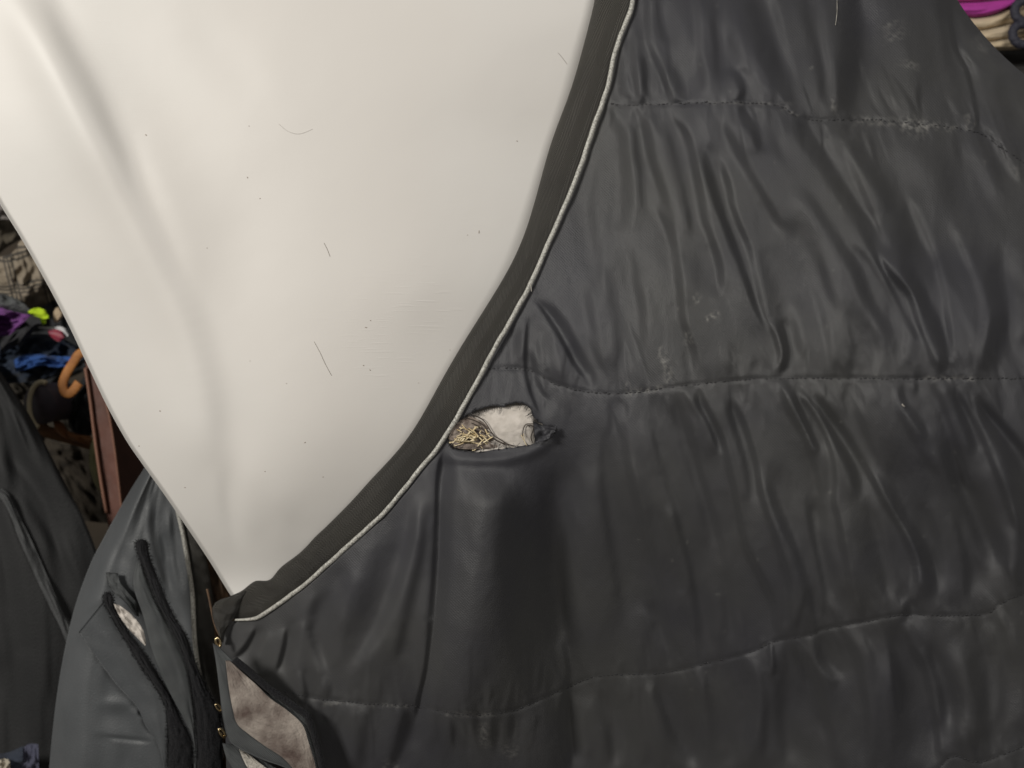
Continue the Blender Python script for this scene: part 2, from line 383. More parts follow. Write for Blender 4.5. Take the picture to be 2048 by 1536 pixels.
S_([(1930,290),(1960,360),(1990,440)],18,.25)
S_([(1955,262),(1986,325),(2010,380)],13,-.45)
S_([(1973,255),(2005,310),(2040,370)],9,.35)
S_([(2008,230),(2045,325)],14,-.35)
# above seam A
S_([(1292,-30),(1294,20),(1297,81),(1317,130),(1336,182),(1346,215)],8,.42)
S_([(1265,60),(1271,163),(1281,208)],8,.38)
S_([(1236,80),(1242,140),(1246,200)],10,.30)
S_([(1286,110),(1290,180),(1286,210)],8,-.45)
S_([(1343,130),(1358,175),(1364,205)],10,-.42)
S_([(1336,0),(1348,60),(1356,124)],18,.26)
S_([(1315,-20),(1318,40),(1330,90)],9,-.26)
S_([(1388,-30),(1396,50),(1400,124),(1404,195)],10,.26)
S_([(1425,-10),(1432,100),(1436,190)],13,-.28)
S_([(1455,40),(1468,100),(1474,150)],18,.34)
S_([(1470,140),(1484,178),(1478,205)],8,-.65)
S_([(1490,-20),(1510,40),(1545,114),(1577,182),(1590,228)],18,-.50)
S_([(1540,-20),(1561,70),(1588,163),(1600,215)],11,.42)
S_([(1600,-20),(1620,60),(1640,140),(1640,220)],12,-.28)
S_([(1640,-20),(1648,78),(1662,160),(1668,225)],9,.45)
S_([(1690,-20),(1702,104),(1684,200),(1678,236)],20,-.55)
S_([(1740,-20),(1748,80),(1730,180)],18,.30)
S_([(1780,20),(1800,120),(1790,210)],22,.18)
S_([(1835,0),(1850,100),(1860,200)],20,-.16)
S_([(1875,-20),(1888,50),(1900,130),(1930,200)],11,-.30)
S_([(1893,-20),(1900,36),(1911,99),(1934,146),(1952,221),(1955,262)],3.2,-2.0,.1)
S_([(1905,-20),(1913,36),(1925,99),(1948,146),(1965,215)],7,.55,.1)
S_([(1990,150),(2020,230),(2060,300)],16,-.35)
# seam B to C
S_([(1396,760),(1403,790),(1416,822),(1443,877),(1461,947),(1473,1006),(1492,1092),(1523,1155),(1546,1209),(1551,1276)],7,.60,.1)
S_([(1388,775),(1400,815),(1420,850),(1440,910)],8,-.50)
S_([(1340,790),(1345,840),(1365,900),(1400,1000),(1420,1100)],14,-.22)
S_([(1345,775),(1370,830),(1385,900)],12,.25)
S_([(1462,780),(1470,808),(1492,861),(1511,927),(1524,990),(1536,1030),(1562,1108),(1578,1170),(1578,1233),(1562,1274)],7,.58,.1)
S_([(1450,800),(1470,860),(1490,930),(1500,1010)],9,-.28)
S_([(1530,930),(1550,1010),(1590,1100),(1615,1180),(1630,1260)],14,-.36)
S_([(1557,765),(1576,814),(1607,869),(1629,931),(1640,990)],8,.45)
S_([(1566,760),(1590,800),(1612,850),(1640,910)],7,-.65)
S_([(1580,768),(1600,790),(1625,822),(1656,880),(1668,947),(1668,1000),(1676,1036),(1688,1100),(1702,1186),(1706,1236)],7,.58,.1)
S_([(1580,765),(1623,806),(1662,869),(1700,930),(1720,1000)],10,-.50)
S_([(1618,772),(1640,800),(1687,861),(1726,925),(1771,1006),(1808,1069),(1832,1131),(1824,1186),(1809,1226)],8,.62,.1)
S_([(1700,780),(1760,870),(1840,960)],30,.20)
S_([(1760,930),(1797,1026),(1836,1092),(1874,1190)],15,-.55)
S_([(1640,1000),(1650,1080),(1680,1200)],14,.28)
S_([(1720,1010),(1740,1100),(1770,1190)],22,-.28)
S_([(1800,765),(1803,800),(1828,835),(1857,875)],9,-.42)
S_([(1792,765),(1800,820),(1835,890),(1880,960)],9,.22)
S_([(1872,762),(1882,800),(1904,861),(1925,925),(1940,990)],8,.45)
S_([(1885,765),(1905,783),(1932,853),(1950,910)],9,-.38)
S_([(1893,762),(1912,783),(1951,845),(1980,916),(2013,1000),(2040,1080)],8,.50)
S_([(1948,765),(1960,800),(1998,843),(2045,898),(2090,960)],9,.50)
S_([(1948,775),(1965,830),(2010,900),(2050,980)],12,-.52)
S_([(1880,880),(1912,967),(1951,1053),(1982,1140)],13,-.42)
S_([(1850,1000),(1878,1100),(1889,1215)],12,.36)
S_([(1930,936),(1974,1034),(1996,1112),(1990,1195)],28,.40)
S_([(2040,1000),(2060,1080),(2060,1180)],16,-.30)
S_([(1326,1014),(1357,1112),(1373,1190)],12,.22)
S_([(1270,900),(1290,1000),(1300,1100),(1330,1220)],16,-.16)
S_([(1180,850),(1220,950),(1270,1060),(1320,1160)],22,.14)
S_([(1287,1209),(1326,1290),(1335,1335)],9,-.25)
S_([(1440,1100),(1455,1190),(1448,1290)],14,-.16)
S_([(1400,1130),(1420,1220),(1440,1300)],14,.14)
# below seam C
S_([(1803,1240),(1822,1290),(1850,1346),(1869,1444),(1878,1530)],8,.55,.1)
S_([(1850,1290),(1880,1370),(1890,1450)],10,-.42)
S_([(1880,1290),(1912,1380),(1920,1430),(1908,1500)],22,.48)
S_([(1940,1300),(1960,1400),(1950,1500)],20,-.38)
S_([(1985,1220),(2010,1300),(2030,1380),(2020,1460)],16,.30)
S_([(1816,1196),(1810,1244)],7,-1.0,.3)
S_([(1735,1255),(1775,1330),(1800,1430),(1810,1530)],20,-.26)
S_([(1740,1250),(1765,1300),(1770,1380)],14,.30)
S_([(1595,1290),(1636,1366),(1660,1463),(1672,1540)],11,.42)
S_([(1562,1290),(1562,1360),(1560,1440),(1570,1530)],16,-.34)
S_([(1484,1305),(1504,1385),(1498,1463),(1467,1540)],15,.38)
S_([(1632,1272),(1642,1327),(1685,1360)],10,-.42)
S_([(1545,1282),(1549,1330),(1545,1355)],4,-.6)
S_([(1538,1282),(1540,1340)],4,.5)
S_([(1410,1330),(1420,1400),(1430,1500)],16,-.22)
S_([(1300,1350),(1334,1444),(1377,1540)],13,-.36)
S_([(1340,1360),(1400,1450),(1420,1530)],18,.2)
S_([(1143,1395),(1150,1440),(1165,1520)],11,.30)
S_([(1185,1390),(1210,1450),(1225,1530)],14,-.22)
S_([(1250,1370),(1265,1440),(1280,1530)],15,.2)
S_([(1700,1280),(1710,1380),(1725,1500)],20,.16)
# pleat by the binding and the fold below the tear
S_([(1070,602),(1084,618),(1114,664),(1145,721),(1168,757)],3,-1.5,.12)
S_([(1090,600),(1120,640),(1155,700),(1180,750)],11,.38)
S_([(1056,630),(1051,690),(1051,742),(1061,785),(1082,835)],3.4,-.85,.15)
S_([(1062,700),(1075,760),(1095,800)],5,.5)
S_([(1036,660),(1030,720)],10,.4)
S_([(1098,655),(1092,725),(1110,770)],14,.3)
S_([(886,895),(875,960),(871,1092),(863,1210),(852,1327),(836,1400),(828,1450)],3.6,-1.0,.08)
S_([(872,1000),(866,1180),(852,1330)],9,-.35,.3)
S_([(905,910),(893,1000),(889,1092),(880,1210),(868,1327),(852,1397),(845,1500)],13,.52,.06)
S_([(950,950),(930,1100),(915,1250),(893,1400),(873,1540)],24,.12)
S_([(1035,920),(1030,1000),(1025,1130),(1045,1288),(1055,1440)],26,-.40)
S_([(1098,905),(1092,1000),(1085,1130),(1100,1270),(1110,1400),(1125,1580)],22,-.40)
S_([(1140,1000),(1135,1150),(1140,1280)],9,.3)
S_([(1160,920),(1145,1050),(1150,1200),(1150,1330)],24,.36)
S_([(1128,1270),(1135,1350),(1128,1440),(1138,1540)],8,-.5)
S_([(834,985),(819,1092),(764,1248),(698,1350)],12,.34)
S_([(850,1000),(842,1100),(820,1200),(790,1330)],12,-.30)
S_([(770,1080),(735,1190),(700,1280)],18,-.26)
S_([(700,1130),(670,1230),(655,1340)],15,.30)
S_([(640,1180),(620,1260),(645,1340),(665,1400)],11,-.34)
S_([(680,1405),(690,1460),(690,1540)],14,.26)
S_([(735,1415),(725,1480),(720,1540)],13,-.22)
S_([(818,1415),(800,1480),(780,1540)],12,-.42)
S_([(968,1360),(975,1420),(965,1480)],9,.22)
S_([(512,1256),(490,1294),(467,1316)],3.2,-1.1,.15)
S_([(573,1256),(567,1294),(553,1344)],3.4,-1.1,.15)
S_([(595,1240),(588,1294),(575,1344)],9,.45)
S_([(532,1260),(512,1300),(490,1330)],8,.5)
S_([(532,1349),(511,1357)],4,-.6,.3)
S_([(604,1340),(611,1385),(606,1420)],6,-.55)
rng = np.random.RandomState(4)
# many small streaks that fan out from the quilting seams
for si, (sp, n_) in enumerate(zip(SEAMS, (110, 170, 180, 50))):
    L = resample(sp, 400)
    for k in range(n_):
        a = L[rng.randint(5, 395)]; up = rng.rand() < 0.5; ln = rng.uniform(22, 95) * (1 if rng.rand() < .8 else 1.7)
        lean = 0.05 + 0.35 * np.clip((a[0] - 1000) / 900, 0, 1) + rng.normal(0, .16)
        b = (a[0] + (-lean if up else lean) * ln, a[1] + (-ln if up else ln)); c = ((a[0] + b[0]) / 2 + rng.normal(0, 3), (a[1] + b[1]) / 2)
        stroke(G, [(a[0], a[1] - (2 if up else -2)), c, b], rng.uniform(1.6, 4.6), rng.choice([-1, 1]) * rng.uniform(.06, .27), .35)
for k in range(150):
    a = (rng.uniform(1200, 2100), rng.uniform(0, 1500)); ln = rng.uniform(50, 190); lean = .15 + .3 * (a[0] - 1200) / 900 + rng.normal(0, .1)
    b = (a[0] + lean * ln, a[1] + ln); c = ((a[0] + b[0]) / 2 - .05 * ln, (a[1] + b[1]) / 2)
    stroke(G, [a, c, b], rng.uniform(5, 12), rng.choice([-1, 1]) * rng.uniform(.05, .16), .4)

Gc = G * 2.9; Gc = np.where(Gc > 0, 1.0 * np.tanh(Gc / 1.0), 1.7 * np.tanh(Gc / 1.7))
for p, s, a in [([(1240,820),(1262,950),(1300,1090),(1330,1230),(1345,1340)],9,.40),([(1290,800),(1318,920),(1360,1060),(1390,1200),(1405,1320)],10,-.34),([(1362,800),(1398,940),(1440,1080),(1462,1200),(1470,1300)],9,.36),
                ([(1200,860),(1205,980),(1225,1120),(1250,1260)],11,-.30),([(1700,800),(1745,900),(1790,1000)],9,.30),([(1610,1000),(1632,1100),(1652,1200)],8,-.34),([(1740,1000),(1768,1090),(1790,1200)],8,.34),
                ([(2005,900),(2035,1000),(2045,1100),(2030,1180)],12,-.42),([(1905,1020),(1930,1110),(1935,1200)],8,-.3),([(1230,1370),(1240,1450),(1238,1540)],9,.34),([(1290,1365),(1300,1450),(1320,1550)],8,.3),
                ([(1390,1345),(1402,1430),(1400,1540)],9,.36),([(1520,1310),(1530,1400),(1525,1520)],9,-.34),([(1700,1265),(1722,1340),(1735,1440),(1735,1540)],9,.36),([(1765,1260),(1790,1340),(1800,1440)],8,-.34),
                ([(1960,1240),(1985,1330),(1985,1450)],9,.4),([(1040,1440),(1045,1540)],9,.2),([(1170,560),(1185,650),(1200,740)],10,.28),([(1210,520),(1230,640),(1240,740)],10,-.26),([(1260,480),(1282,600),(1290,720)],9,.3),
                ([(1180,400),(1195,500),(1210,600)],12,.2),([(1620,560),(1650,650),(1665,745)],9,.22),([(1690,620),(1705,690),(1700,750)],8,-.25),([(1740,640),(1755,700),(1750,750)],7,.3)]: stroke(G, p, s * .8, a, .15)
Gc = G * 3.3; Gc = np.where(Gc > 0, 1.0 * np.tanh(Gc), 1.7 * np.tanh(Gc / 1.7))
HF = (slopes_to_height(Gc, 80) + slopes_to_height(GW * 2.1, 260)) * (K / 1024 * 0.9)          # metres towards the viewer
XX, YY = np.meshgrid(GU, GV)
seam_prof = np.zeros_like(HF); groove = np.zeros_like(HF)
for sp in SEAMS:
    S2 = sp[np.argsort(sp[:, 0])]; sv = np.interp(XX, S2[:, 0], S2[:, 1]); dv = YY - sv
    wgt = np.clip((XX - S2[0, 0]) / 40, 0, 1)
    amp = 0.35 + 1.3 * (vnoise(XX / 38, XX * 0 + 3.3, 9) + .5)
    groove += -0.0008 * amp * np.exp(-(dv / 5) ** 2) * wgt - 0.0007 * amp * np.exp(-(dv / 26) ** 2) * wgt
    slant = XX - dv * (0.05 + 0.3 * np.clip((XX - 1000) / 900, 0, 1))
    groove += 0.0017 * vnoise(slant / 11, dv / 60, 21) * np.exp(-np.abs(dv) / 16) * wgt
    groove += 0.0024 * vnoise(slant / 24, dv / 90, 31) * np.exp(-np.abs(dv) / 42) * wgt
HF = HF + groove
sl = XX - YY * 0.28
HF += 0.0022 * fbm(sl / 90, YY / 240, 41, 3) + 0.0005 * fbm(XX / 22, YY / 40, 51, 3)
# lip of the tear stands proud, tube-like fold beneath it
lip = np.zeros_like(HF); stroke(lip, [(880, 912), (960, 920), (1040, 912), (1110, 880)], 9, 0.0028, .12)
tub = np.zeros_like(HF); stroke(tub, [(975, 930), (962, 1100), (940, 1300), (925, 1500)], 46, 0.013, .15)
HF += lip + tub
def rug_depth(u, v): return rug_base(u, v) - bil(HF, u, v)

piping_px = [(1268,-60),(1266,-10),(1258,30),(1232,98),(1213,182),(1187,254),(1164,325),(1138,391),(1096,488),(1065,560),(1033,620),(987,701),(966,742),(942,784),(914,836),(877,893),(842,936),(800,988),(764,1030),(717,1073),(651,1133),(600,1177),(578,1193),(525,1230),(504,1238),(471,1240)]
edge_px = [(1200,-60),(1193,-10),(1183,30),(1161,114),(1138,195),(1118,240),(1099,293),(1073,391),(1043,488),(1000,569),(955,640),(911,711),(884,758),(850,822),(806,893),(756,942),(715,990),(678,1028),(630,1075),(600,1106),(562,1136),(540,1160),(512,1163),(490,1178),(465,1190),(440,1200)]
Lp = interp_v([p for p in piping_px if p[1] <= 1240] )
_vt = np.arange(-80, 1680, 1.0); _lt = np.where(_vt < 1239, Lp(_vt), np.interp(_vt, [1239, 1250, 1290, 1340, 1400, 1680], [474, 456, 441, 446, 450, 455]))
_true = _lt.copy(); _lt = np.convolve(np.pad(_lt, 45, 'edge'), np.hanning(91) / np.hanning(91).sum(), 'valid'); _lt = np.minimum(_lt - 14, _true - 6); _lt = np.where(_vt > 1262, _true, _lt)
_lt = np.convolve(np.pad(_lt, 12, 'edge'), np.hanning(25) / np.hanning(25).sum(), 'valid')
def rugL(v): return np.interp(v, _vt, _lt)
Rs = smooth([(1868,-70),(1898,-30),(1915,0),(1935,30),(1962,64),(1990,95),(2020,124),(2050,150),(2090,190),(2130,240),(2150,300)], 6)
def rugR(v): return np.interp(v, np.append(Rs[:, 1], 1700), np.append(Rs[:, 0], 2230))

# ------------------------------------------------------------------ the rug
rug = empty('horse_rug', (0.1, 1.0, 0.6), 'charcoal quilted horse rug with pale piped neckline, torn near the binding, on the white horse', 'horse rug')
hole = smooth([(897,884),(899,868),(914,846),(935,830),(955,820),(985,812),(1008,812),(1030,805),(1048,808),(1060,817),(1066,832),(1080,846),(1096,853),(1112,857),(1104,868),(1088,880),(1066,888),(1040,893),(1005,897),(960,903),(925,901),(903,894),(897,884)], 5)
hole[:, 1] += 4.0 * vnoise(np.arange(len(hole)) * .7, np.zeros(len(hole)), 3); hole[-1] = hole[0]
def inside(u, v, P):
    r = np.zeros(np.shape(u), bool)
    for k in range(len(P) - 1):
        x1, y1 = P[k]; x2, y2 = P[k + 1]
        c = ((y1 > v) != (y2 > v)) & (u < (x2 - x1) * (v - y1) / ((y2 - y1) if y2 != y1 else 1e-9) + x1); r ^= c
    return r
def near_on(u, v, P):
    best = np.full(u.shape, 1e9); bu = u.copy(); bv = v.copy()
    for k in range(len(P) - 1):
        a, b_ = P[k], P[k + 1]; ab = b_ - a; l2 = max((ab ** 2).sum(), 1e-9)
        t = np.clip(((u - a[0]) * ab[0] + (v - a[1]) * ab[1]) / l2, 0, 1); x = a[0] + t * ab[0]; y = a[1] + t * ab[1]
        d = (u - x) ** 2 + (v - y) ** 2; q = d < best; best = np.where(q, d, best); bu = np.where(q, x, bu); bv = np.where(q, y, bv)
    return bu, bv
nr, nc = 660, 660
vv = np.linspace(-60, 1740, nr); s_ = np.linspace(0, 1, nc)
Vg = np.repeat(vv[:, None], nc, 1); Lg = rugL(vv)[:, None]; Rg = rugR(vv)[:, None]
Ug = Lg + (Rg - Lg) * s_[None]
D = rug_depth(Ug, Vg)
dr = Rg - Ug; D += 0.05 * np.clip(1 - dr / 75, 0, 1) ** 2.2                       # rolls away over the back
dl = Ug - np.interp(Vg, _vt, _true); D += 0.006 * np.clip(1 - dl / 10, 0, 1.5)                              # tucks under the piping
dust = np.zeros_like(Z0)
for p, sg, a in [([(1690,241),(1760,243),(1850,250),(1945,262)],6,.26),([(1800,246),(1860,262)],14,.25),([(1935,225),(1945,262)],8,.22),([(1245,787),(1330,776)],4,.4),([(1315,690),(1335,740),(1338,775)],6,.4),
                 ([(1410,640),(1440,625)],4,.5),([(1385,590),(1400,605)],5,.3),([(1840,757),(1960,757)],3.5,.35),([(1375,660),(1380,690)],6,.35),([(1560,214),(1600,232)],4,.3),([(1950,70),(1975,110)],9,.3),
                 ([(1780,40),(1795,85)],14,.16),([(1825,120),(1820,140)],14,.16),([(1000,1500),(1040,1506)],9,.13),([(740,1410),(820,1412)],3,.25),([(880,1430),(1000,1428)],3.5,.22),([(965,1440),(970,1500)],7,.18),
                 ([(1600,208),(1400,206)],2.5,.22),([(640,1410),(700,1404)],3,.2),([(760,1530),(800,1536)],8,.15),([(1250,770),(1262,772)],5,.3),([(2030,330),(2040,360)],8,.12),([(1665,190),(1668,230)],4,.35)]:
    stroke(dust, p, sg, a, .15)
dust += .03 * np.clip(fbm(XX / 150, YY / 150, 77, 3), 0, 1)
for k in range(70):
    c = (rng.uniform(1200, 2048), rng.uniform(0, 1536)); stroke(dust, [c, (c[0] + rng.uniform(-3, 3), c[1] + rng.uniform(-3, 3)), (c[0] + rng.uniform(-5, 5), c[1] + rng.uniform(-5, 5))], rng.uniform(1, 2.0), rng.uniform(.1, .32), .2)
fq = quads(nr, nc)[:, ::-1]
cu = Ug.ravel()[fq].mean(1); cv = Vg.ravel()[fq].mean(1)
ins = inside(cu, cv, hole)
bv_ = np.zeros(nr * nc, int); np.add.at(bv_, fq[ins].ravel(), 1); keepcount = np.zeros(nr * nc, int); np.add.at(keepcount, fq[~ins].ravel(), 1)
rimv = (bv_ > 0) & (keepcount > 0)
Uf, Vf, Df = Ug.ravel().copy(), Vg.ravel().copy(), D.ravel().copy()
x_, y_ = near_on(Uf[rimv], Vf[rimv], hole); Uf[rimv] = x_; Vf[rimv] = y_; Df[rimv] += 0.0006
P3 = pt(Uf, Vf, Df)
sc_ = K / 1024 * 0.92
# far edge of the sheet carries on round the back, lower edge hangs on
bk = []
for k in range(1, 9): bk.append(pt(Rg[:, 0] - 3 * k * k * .5, vv + 2.0 * k, D[:, -1] + 0.03 * k))
verts = np.concatenate([P3] + bk); off = nr * nc
ex = []
prev = np.arange(nr) * nc + nc - 1
for k in range(8):
    cur = off + k * nr + np.arange(nr); ex.append(np.stack([prev[:-1], cur[:-1], cur[1:], prev[1:]], -1)[:, ::-1]); prev = cur
uvs = np.concatenate([np.stack([Uf * sc_, -Vf * sc_], -1)] + [np.stack([(Rg[:, 0] + 30 * k) * sc_, -vv * sc_], -1) for k in range(1, 9)])
dat = np.concatenate([bil(dust, Uf, Vf), np.zeros(8 * nr)])
shell = mesh_obj('outer_shell', verts, np.concatenate([fq[~ins]] + ex), M['twill'], rug, uvs, attrs={'dust': dat})

# stitches: short threads laid along every quilting seam
sv_, sf_ = [], []
for sp in SEAMS:
    n_ = int(np.linalg.norm(np.diff(sp, axis=0), axis=1).sum() / 8.5); L = resample(sp, n_ + 1)
    for k in range(n_):
        a = L[k]; b_ = L[k] + (L[k + 1] - L[k]) * rng.uniform(.45, .75)
        if rng.rand() < .22: continue
        if not (rugL(np.array(a[1])) + 6 < a[0] < rugR(np.array(a[1])) - 4): continue
        q = np.array([a, (a + b_) / 2, b_]); q[:, 1] += rng.normal(0, .7)
        P = pt(q[:, 0], q[:, 1], rug_depth(q[:, 0], q[:, 1]) - np.array([-.0003, .0004, -.0003]))
        v_, f_, _u = tube_mesh(P, rng.uniform(.0003, .0006), k=5); o_ = sum(len(x) for x in sv_); sv_.append(v_); sf_ += [tuple(i + o_ for i in f) for f in f_]
tag(mesh_obj('seam_stitching', np.vstack(sv_), sf_, M['thread'], rug), kind='stuff')

# bound neck edge: a folded tape, rolled over the cut edge
n_ = 420; PA = resample(smooth(edge_px, 8), n_); _k = np.hanning(61) / np.hanning(61).sum()
PA_s = np.stack([np.convolve(np.pad(PA[:, q], 30, 'reflect', reflect_type='odd'), _k, 'valid') for q in (0, 1)], -1); _m = np.clip((np.arange(n_) / n_ - .72) / .1, 0, 1)[:, None]; PA = PA_s * (1 - _m) + PA * _m
PA = PA; PB = resample(smooth(piping_px, 8), n_)
nb = 26; t = np.linspace(0, 1, nb)[None]
u = PA[:, :1] * (1 - t) + PB[:, :1] * t; v = PA[:, 1:] * (1 - t) + PB[:, 1:] * t
Sg = np.repeat(np.linspace(0, 1, n_)[:, None], nb, 1); Tg = np.repeat(t, n_, 0)
wob = fbm(Sg * 26, Tg * 1.5, 61, 3)
d = rug_base(u, v) + 0.003 - 0.0036 * np.sin(np.pi * np.clip(Tg, 0, 1)) ** .4 - 0.0007 * wob
lowend = np.clip((Sg - .80) / .2, 0, 1)
d -= lowend * 0.004 * fbm(Sg * 60, Tg * 1.2, 63, 2)
u = u + lowend * (1 - Tg) * 3 * vnoise(Sg * 70, Tg * 0, 64)
v = v + lowend * (1 - Tg) * 7 * vnoise(Sg * 45, Tg * 0, 65)
extra = 8                                                                      # turn-under behind the outer edge
uu = [u]; vv2 = [v]; dd = [d]; 
back_u, back_v, back_d = [], [], []
for k in range(1, extra + 1):
    a = k / extra * math.pi
    back_u.append(u[:, :1] + (1 - math.cos(a)) * 5.0); back_v.append(v[:, :1] + (1 - math.cos(a)) * 2.0); back_d.append(d[:, :1] + 0.0035 * math.sin(a) * 1.0 + 0.006 * (1 - math.cos(a)) * .5)
u = np.concatenate(back_u[::-1] + [u], 1); v = np.concatenate(back_v[::-1] + [v], 1); d = np.concatenate(back_d[::-1] + [d], 1)
width_m = 0.026
uvb = np.stack([np.repeat(np.linspace(0, 1, n_)[:, None] * 0.62, nb + extra, 1), np.repeat(np.linspace(-.006, width_m, nb + extra)[None], n_, 0)], -1)
mesh_obj('neck_binding', pt(u, v, d).reshape(-1, 3), quads(n_, nb + extra)[:, ::-1], M['tape'], rug, uvb.reshape(-1, 2))
# folded end of the binding over the chest
sheet('binding_end', [(440,1199),(428,1208),(424,1224),(428,1245),(437,1268)], [(500,1180),(480,1215),(466,1240),(452,1262),(446,1288)], M['tape'], rug, depth=1.022, nr=30, nc=14, thick=.006, bulge=.010, wr=(.004, 2, 3, 8))

# piping
Pp = resample(smooth(piping_px[:], 8), 1500)
wv_ = vnoise(np.linspace(0, 60, 1500), np.zeros(1500), 12)
Pp[:, 0] += 1.6 * wv_
rad = 0.0018 * (1 + .10 * vnoise(np.linspace(0, 90, 1500), np.zeros(1500), 13)); rad[-60:] *= np.linspace(1, .55, 60)
PP = pt(Pp[:, 0], Pp[:, 1], rug_base(Pp[:, 0], Pp[:, 1]) - 0.0030)
tube('neck_piping', PP, rad, M['cord'], rug, k=14, twist=1500, tw_amp=.16)

zc = lambda x, y: (820 + x / 3.841, 560 + y / 3.841)
M['wad_shade'] = mat('wadding_shade', (.10, .075, .062), .9, (.24, .20, .17), 220, bump=.0008, bscale=500, sheen=.2)
# wadding seen through the tear, with lumps
hr, hc = 60, 90
hv = np.linspace(790, 925, hr)[:, None] + np.zeros((1, hc)); hu = np.linspace(880, 1130, hc)[None] + np.zeros((hr, 1))
hd = rug_base(hu, hv) + 0.008 - 0.006 * np.exp(-((hu - 1020) / 55) ** 2 - ((hv - 845) / 40) ** 2) + 0.010 * np.exp(-((hu - 925) / 30) ** 2 - ((hv - 880) / 30) ** 2) + 0.0012 * fbm(hu / 16, hv / 16, 71, 4) + .012 * np.clip((hu - 1065) / 40, 0, 1)
mesh_obj('exposed_wadding', pt(hu, hv, hd).reshape(-1, 3), quads(hr, hc)[:, ::-1], M['wad'], rug)
sheet('wadding_shade', [zc(300,1190), zc(350,1110), zc(450,1050), zc(540,1080), zc(640,1150), zc(760,1240)], [zc(300,1230), zc(340,1285), zc(450,1300), zc(560,1295), zc(660,1290), zc(780,1280)], M['wad_shade'], rug, depth=.9445, nr=60, nc=30, thick=.004, bulge=.0015, wr=((.002, 4, 6, 15), (.001, 14, 20, 16)))  # dark brown sheet painting the piping's shadow on the wadding
# turned dark scrap at the right end of the tear, and the fraying rim
sheet('torn_scrap', [(1066,842),(1085,850),(1112,852)], [(1070,886),(1092,880),(1110,868)], M['twill'], rug, depth=.922, nr=16, nc=12, thick=.002, wr=(.006, 3, 3, 5))
fv, ff = [], []
for k in range(190):
    a = hole[rng.randint(0, len(hole) - 1)]; c = np.array([1000, 857.]); dirn = (c - a) / np.linalg.norm(c - a)
    e = a + dirn * rng.uniform(2, 11) + rng.normal(0, 4, 2); q = np.array([a - dirn * 3, (a + e) / 2 + rng.normal(0, 1, 2), e])
    dep = rug_depth(a[0], a[1]); P = pt(q[:, 0], q[:, 1], dep + np.array([-.0008, -.0006 + rng.normal(0, .0006), rng.normal(.001, .002)]))
    v_, f_, _u = tube_mesh(P, 0.00016, k=3); o_ = sum(len(x) for x in fv); fv.append(v_); ff += [tuple(i + o_ for i in f) for f in f_]
tag(mesh_obj('frayed_rim', np.vstack(fv), ff, M['thread'], rug), kind='stuff')
for p in [[(430,1060),(500,1080),(560,1115),(600,1160),(630,1180)],[(480,1040),(540,1060),(590,1110),(640,1190),(700,1230),(760,1270)],[(400,1100),(460,1140),(560,1170),(640,1220),(740,1270)],[(420,1080),(520,1120),(620,1200),(680,1240),(800,1275)],[(990,1110),(930,1105),(890,1110),(870,1150),(865,1200)],[(900,1120),(950,1130),(930,1200),(940,1250)],[(340,1130),(420,1150),(520,1190),(600,1240)],[(950,1110),(1000,1130),(1040,1150),(1080,1135)]]:
    q = [zc(*a) for a in p]; P = path3([(a[0], a[1], float(rug_base(a[0], a[1])) + .002) for a in q], 26)
    tube('loose_thread', P, 0.00042, M['thread_brown'], rug, k=5)
# pale lint hair-line on the cloth
tube('pale_lint', path3([(1674,0),(1674,25),(1671,50)], 12, lambda a, b_: rug_depth(a, b_) - .0005), .00022, M['fluff_pale'], rug, k=4)
tube('pale_lint', path3([(1804,808),(1806,811),(1809,813)], 6, lambda a, b_: rug_depth(a, b_) - .0006), .0006, M['fluff_pale'], rug, k=5)
tube('pale_lint', path3([(1060,566),(1062,574),(1063,583)], 6, lambda a, b_: rug_depth(a, b_) - .006), .0003, M['fluff_pale'], rug, k=4)

# ------------------------------------------------------------------ straw caught in the tear
k_ = 0
straws = [((350,1135),(545,1130),3.2),((385,1228),(515,1128),3.6),((300,1248),(570,1262),3.2),((295,1215),(340,1272),3.2),((480,1150),(560,1240),3),((550,1190),(600,1245),3.6),((410,1170),(440,1225),2.6),((450,1160),(600,1262),2.4),
          ((340,1232),(470,1240),2.6),((470,1200),(560,1215),2.2),((360,1150),(400,1170),2.6),((500,1180),(590,1265),2.4),((478,1310),(505,1300),3),((543,1276),(556,1302),1.6),((855,1190),(897,1272),2.2),((870,1180),(880,1240),1.5),((420,1140),(480,1175),2.4),((380,1245),(440,1215),2.2)]
for q_ in range(34):
    cx, cy = rng.normal(455, 80), rng.normal(1205, 32); cx = min(max(cx, 352), 600); cy = min(max(cy, 1140), 1262); a_ = rng.choice([.1, -.1, .7, -.7, .5, 1.0]) + rng.normal(0, .25); l_ = rng.uniform(12, 55)
    straws.append(((cx - l_ * math.cos(a_), cy + l_ * math.sin(a_)), (cx + l_ * math.cos(a_), cy - l_ * math.sin(a_)), rng.uniform(2.2, 3.8)))
